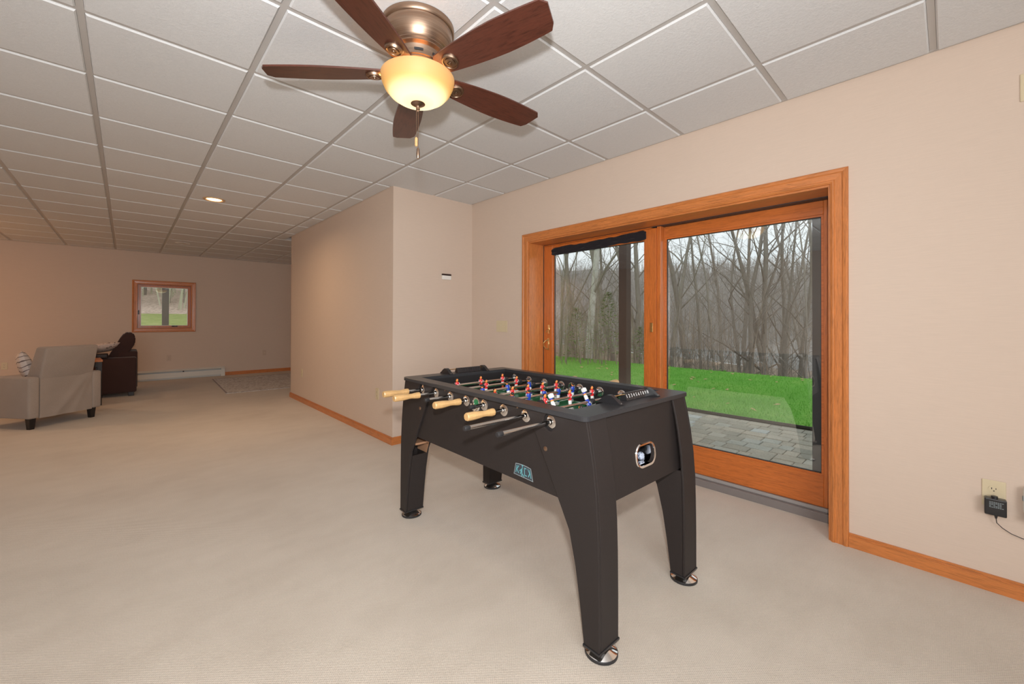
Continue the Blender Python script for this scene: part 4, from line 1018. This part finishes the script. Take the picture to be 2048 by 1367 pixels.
# ------------------------------------------------------------------ trees
brk = M('tree_bark', (.14, .12, .10), .95, spec=.05)
a = brk.noise(brk.coord((1, 1, .25)), 14, 4, .7); oi = brk.n('ShaderNodeObjectInfo')
brk.base(brk.mix(.5, brk.ramp(a, [(.3, (.19, .165, .14)), (.55, (.31, .28, .24)), (.75, (.42, .385, .34))]), brk.ramp(oi.outputs['Random'], [(0, (.22, .195, .165)), (1, (.40, .365, .32))]))).bump(a, .5, .02)
brp = M('pale_bark', (.36, .34, .30), .95, spec=.05); a = brp.noise(brp.coord((1, 1, .4)), 9, 4, .7); brp.base(brp.ramp(a, [(.3, (.42, .40, .35)), (.6, (.62, .59, .53)), (.8, (.70, .67, .61))]))
def tree_me(seed, h, r0, lean=0.0, low=.18, dens=.62, fork=0):
    rt = random.Random(seed); tb, bb_ = bmesh.new(), bmesh.new()
    def axis(p, d, ln, r, n, wob):
        pts, rs = [Vector(p)], [r]; d = Vector(d).normalized()
        for i in range(n):
            d = (d+Vector((rt.gauss(0, wob), rt.gauss(0, wob), rt.gauss(0, wob*.5)+.03))).normalized()
            pts.append(pts[-1]+d*ln/n); rs.append(r*(1-.80*(i+1)/n))
        return pts, rs
    def kids(pts, rs, ln, lev, cnt, lo):
        for k in range(cnt):
            t = lo+(1-lo)*(k+rt.random())/cnt; f = t*(len(pts)-1); i = min(int(f), len(pts)-2)
            p = pts[i].lerp(pts[i+1], f-i); r = rs[i]*(1-(f-i))+rs[i+1]*(f-i)
            ax = (pts[i+1]-pts[i]).normalized(); a_ = rt.uniform(0, 2*pi)
            s = ax.cross(Vector((0, 0, 1)) if abs(ax.z) < .9 else Vector((1, 0, 0))).normalized(); w2 = s.cross(ax)
            side = s*cos(a_)+w2*sin(a_); d = ax*rt.uniform(.45, 1.0)+side*rt.uniform(.6, 1.0)+Vector((0, 0, .18))
            l2 = ln*rt.uniform(.17, .40)*(1.15-.6*t); r2 = min(r*.6, max(.003, r*rt.uniform(.22, .48)))
            q, qs = axis(p, d, l2, r2, (5, 4, 3)[lev-1], .17)
            qs = [max(x_, .0028) for x_ in qs]
            tube(bb_, q, qs, (5, 4, 3)[lev-1])
            if lev < 3: kids(q, qs, l2, lev+1, int((6, 5)[lev-1]*dens), .2)
    pts, rs = axis((0, 0, -.6), (lean, lean*.3, 1), h, r0, 11, .055)
    tube(tb, pts, rs, 9); kids(pts, rs, h, 1, int(19*dens), low)
    if fork:
        f = pts[2]; q, qs = axis(f, (-.25+lean, .2, 1), h*.75, r0*.7, 8, .04); tube(tb, q, qs, 8); kids(q, qs, h*.75, 1, int(10*dens), .12)
    out = []
    for nm, bm in (('trunk', tb), ('branches', bb_)):
        bmesh.ops.recalc_face_normals(bm, faces=bm.faces[:]); me = bpy.data.meshes.new(nm); bm.to_mesh(me); bm.free(); me.materials.append(brk.m)
        for p in me.polygons: p.use_smooth = True
        out.append(me)
    return out
TV = [tree_me(11, 13, .115), tree_me(12, 12, .085, .05), tree_me(13, 14, .15, -.02, .2), tree_me(14, 10, .05, .08, .1, 1.1), tree_me(15, 13, .12, .04, .14, 1, 1), tree_me(16, 9, .04, -.08, .1, 1.1)]
LEAN = tree_me(21, 13, .13, -.0, .22)
def px_dir(px):
    d = Fv+Rv*((px-1024)/FPX); return d
def at(px, dist):
    d = px_dir(px); t = dist/d.dot(Vector((sin(yaw), cos(yaw), 0))); return d.x*t, d.y*t
def tree(v, px, dist, label, rot=None, s=1.0, pale=False, lean=None):
    x, y = at(px, dist); e = empty('bare_tree', (x, y, gz(x, y)), rt_.uniform(0, 6.28) if rot is None else rot, label, 'tree', 'bare trees beyond the lawn')
    for nm, me in zip(('trunk', 'branches'), v):
        o = inst(nm, me, e)
        if pale and nm == 'trunk':
            m2 = me.copy(); m2.materials.clear(); m2.materials.append(brp.m); o.data = m2
    e.scale = (s, s, s*rt_.uniform(.95, 1.1))
    if lean: e.rotation_euler = lean
    return e
rt_ = random.Random(5)
tree(TV[2], 1174, 15.5, 'pale thick-trunked tree in the middle of the left pane', s=1.0, pale=True)
tree(TV[0], 1150, 17, 'grey trunk just left of the pale thick trunk')
tree(TV[1], 1189, 17.5, 'straight narrow trunk just right of the pale thick trunk', s=1.2)
e = tree(LEAN, 1236, 16, 'trunk leaning left at its top, just left of the dark deck post')
v_ = -Rv; ax_ = Vector((v_.y*-1, v_.x, 0)); e.rotation_mode = 'AXIS_ANGLE'; e.rotation_axis_angle = (R_(9), *Vector((0, 0, 1)).cross(-r_))
tree(TV[4], 1271, 17, 'stout forked trunk between the dark deck post and the door stile', s=1.05)
tree(TV[3], 1115, 14.5, 'slim tree at the left edge of the left pane', s=1.1)
tree(TV[5], 1133, 18, 'twiggy sapling near the left edge of the left pane')
tree(TV[1], 1338, 15, 'slender tree at the left edge of the right pane')
tree(TV[2], 1384, 17, 'thick grey trunk left of centre in the right pane', s=.95)
tree(TV[3], 1414, 15, 'thin wavy tree right of the thick trunk in the right pane', s=1.2)
tree(TV[5], 1441, 14.5, 'twiggy thin tree near the middle of the right pane', s=1.3)
tree(TV[1], 1484, 17, 'slim leaning tree in the middle of the right pane')
tree(TV[0], 1510, 16, 'left one of the close pair of tall trunks under the lamp reflection')
tree(TV[4], 1526, 16.5, 'right, forked one of the close pair of tall trunks', s=1.1)
tree(TV[0], 1550, 17.5, 'straight grey trunk right of the close pair', s=.95)
tree(TV[3], 1573, 15, 'slim crooked tree in the right third of the right pane', s=1.3)
tree(TV[1], 1594, 15.5, 'narrow trunk near the right edge of the right pane')
tree(TV[5], 1612, 14, 'twiggy tree next to the grey jamb at the right edge', s=1.2)
for k in range(16):
    px = rt_.uniform(1090, 1650); dist = rt_.uniform(18.5, 36)
    tree(TV[rt_.randrange(6)], px, dist, 'bare grey tree in the woods far behind the lawn', s=rt_.uniform(.85, 1.25))
for k in range(12):
    x, y = rt_.uniform(-3, 5), rt_.uniform(30, 44)
    e = empty('bare_tree', (x, y, gz(x, y)), rt_.uniform(0, 6), 'bare tree behind the lawn seen through the small far window', 'tree', 'trees behind the small far window')
    for nm, me in zip(('trunk', 'branches'), TV[rt_.randrange(6)]): inst(nm, me, e)
# undergrowth and distant wooded slope: uncountable
def brush(name, n, pos, hr, rr, twigs, mat, label, seed):
    bm = bmesh.new(); rq = random.Random(seed)
    for k in range(n):
        x, y = pos(rq); z = gz(x, y); h = rq.uniform(*hr); r = rq.uniform(*rr)
        lx, ly = rq.gauss(0, .10)*h, rq.gauss(0, .10)*h
        p = [(x, y, z-.2), (x+lx*.3+rq.gauss(0, .03*h), y+ly*.3, z+h*.4), (x+lx, y+ly, z+h)]
        tube(bm, p, [r, r*.7, r*.25], 3)
        for t in range(twigs):
            f = rq.uniform(.25, .95); q = Vector(p[0]).lerp(Vector(p[2]), f); l = h*rq.uniform(.12, .35); a_ = rq.uniform(0, 6.28)
            e_ = q+Vector((cos(a_)*l*.6, sin(a_)*l*.6, l*rq.uniform(.2, .9))); tube(bm, [q, e_], [r*.4, r*.15], 3)
    return link(name, bm, mat, label=label, cat='undergrowth', kind='stuff')
mb1 = M('brush_brown', (.20, .165, .13), .95, spec=.05); a = mb1.noise(mb1.world(), 1.5, 2); mb1.base(mb1.ramp(a, [(.35, (.21, .18, .145)), (.5, (.32, .27, .22)), (.7, (.44, .35, .28))]))
def p1(rq):
    px = rq.uniform(1085, 1660); return at(px, 11.9+(rq.random()**1.4)*22)
brush('undergrowth', 900, p1, (.8, 3.4), (.005, .018), 7, mb1.m, 'tangled brown undergrowth behind the lawn edge', 8)
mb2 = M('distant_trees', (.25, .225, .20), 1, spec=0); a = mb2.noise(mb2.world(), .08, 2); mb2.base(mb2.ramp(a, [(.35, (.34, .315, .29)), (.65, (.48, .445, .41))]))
def p2(rq):
    px = rq.uniform(1060, 1680); return at(px, 55+(rq.random()**1.1)*175)
brush('distant_woods', 3600, p2, (4, 8), (.05, .12), 6, mb2.m, 'grey bare woods covering the distant hill', 9)
def p3(rq): return (rq.uniform(-6, 9), rq.uniform(28.5, 60))
brush('undergrowth', 900, p3, (2.5, 9), (.012, .06), 8, M('pale_brush', (.56, .53, .40), .95, spec=.05).m, 'pale grey-green brush behind the lawn in the small far window', 10)
def evergreen(px, dist, h, w_, label, seed, xy=None, n=900):
    x, y = xy or at(px, dist); e = empty('young_evergreen', (x, y, gz(x, y)), 0, label, 'shrub', 'young evergreens beyond the lawn')
    rq = random.Random(seed); bm = bmesh.new(); tube(bm, [(0, 0, -.2), (.03, 0, h*.5), (0, .02, h)], [.03, .02, .006], 5); link('stem', bm, brk.m, e)
    bm = bmesh.new()
    for k in range(n):
        t = rq.random(); z = h*(.12+.88*t); R0 = w_*(1-t)**.8*rq.uniform(.35, 1); a_ = rq.uniform(0, 6.28)
        p = Vector((R0*cos(a_), R0*sin(a_), z-R0*.15)); d = Vector((cos(a_), sin(a_), rq.uniform(-.2, .4))).normalized()
        s = d.cross(Vector((0, 0, 1))).normalized(); l = rq.uniform(.06, .14)
        bm.faces.new([bm.verts.new(q_) for q_ in (p, p+d*l*.6+s*l*.3, p+d*l, p+d*l*.6-s*l*.3)])
    link('needles', bm, m_ever, e)
m_ever = M('evergreen_needles', (.24, .36, .13), .9, spec=.1).m
evergreen(1152, 14, 1.7, .85, 'low pale green evergreen at the lawn edge left of the pale trunk', 1)
evergreen(1216, 13.8, 2.3, 1.0, 'tall young evergreen left of the dark deck post', 2, n=1500)
evergreen(1279, 14, 1.6, .7, 'small evergreen right of the dark deck post', 3)
evergreen(1446, 14.3, 1.1, .8, 'low dark evergreen bush at the lawn edge in the right pane', 4)
for k, (x, y) in enumerate(((-.3, 31), (2.4, 30), (3.6, 33), (1.2, 36), (-1.4, 35))):
    evergreen(0, 0, 4.5, 1.5, 'bushy green evergreen behind the lawn in the small far window', 20+k, (x, y), 1600)
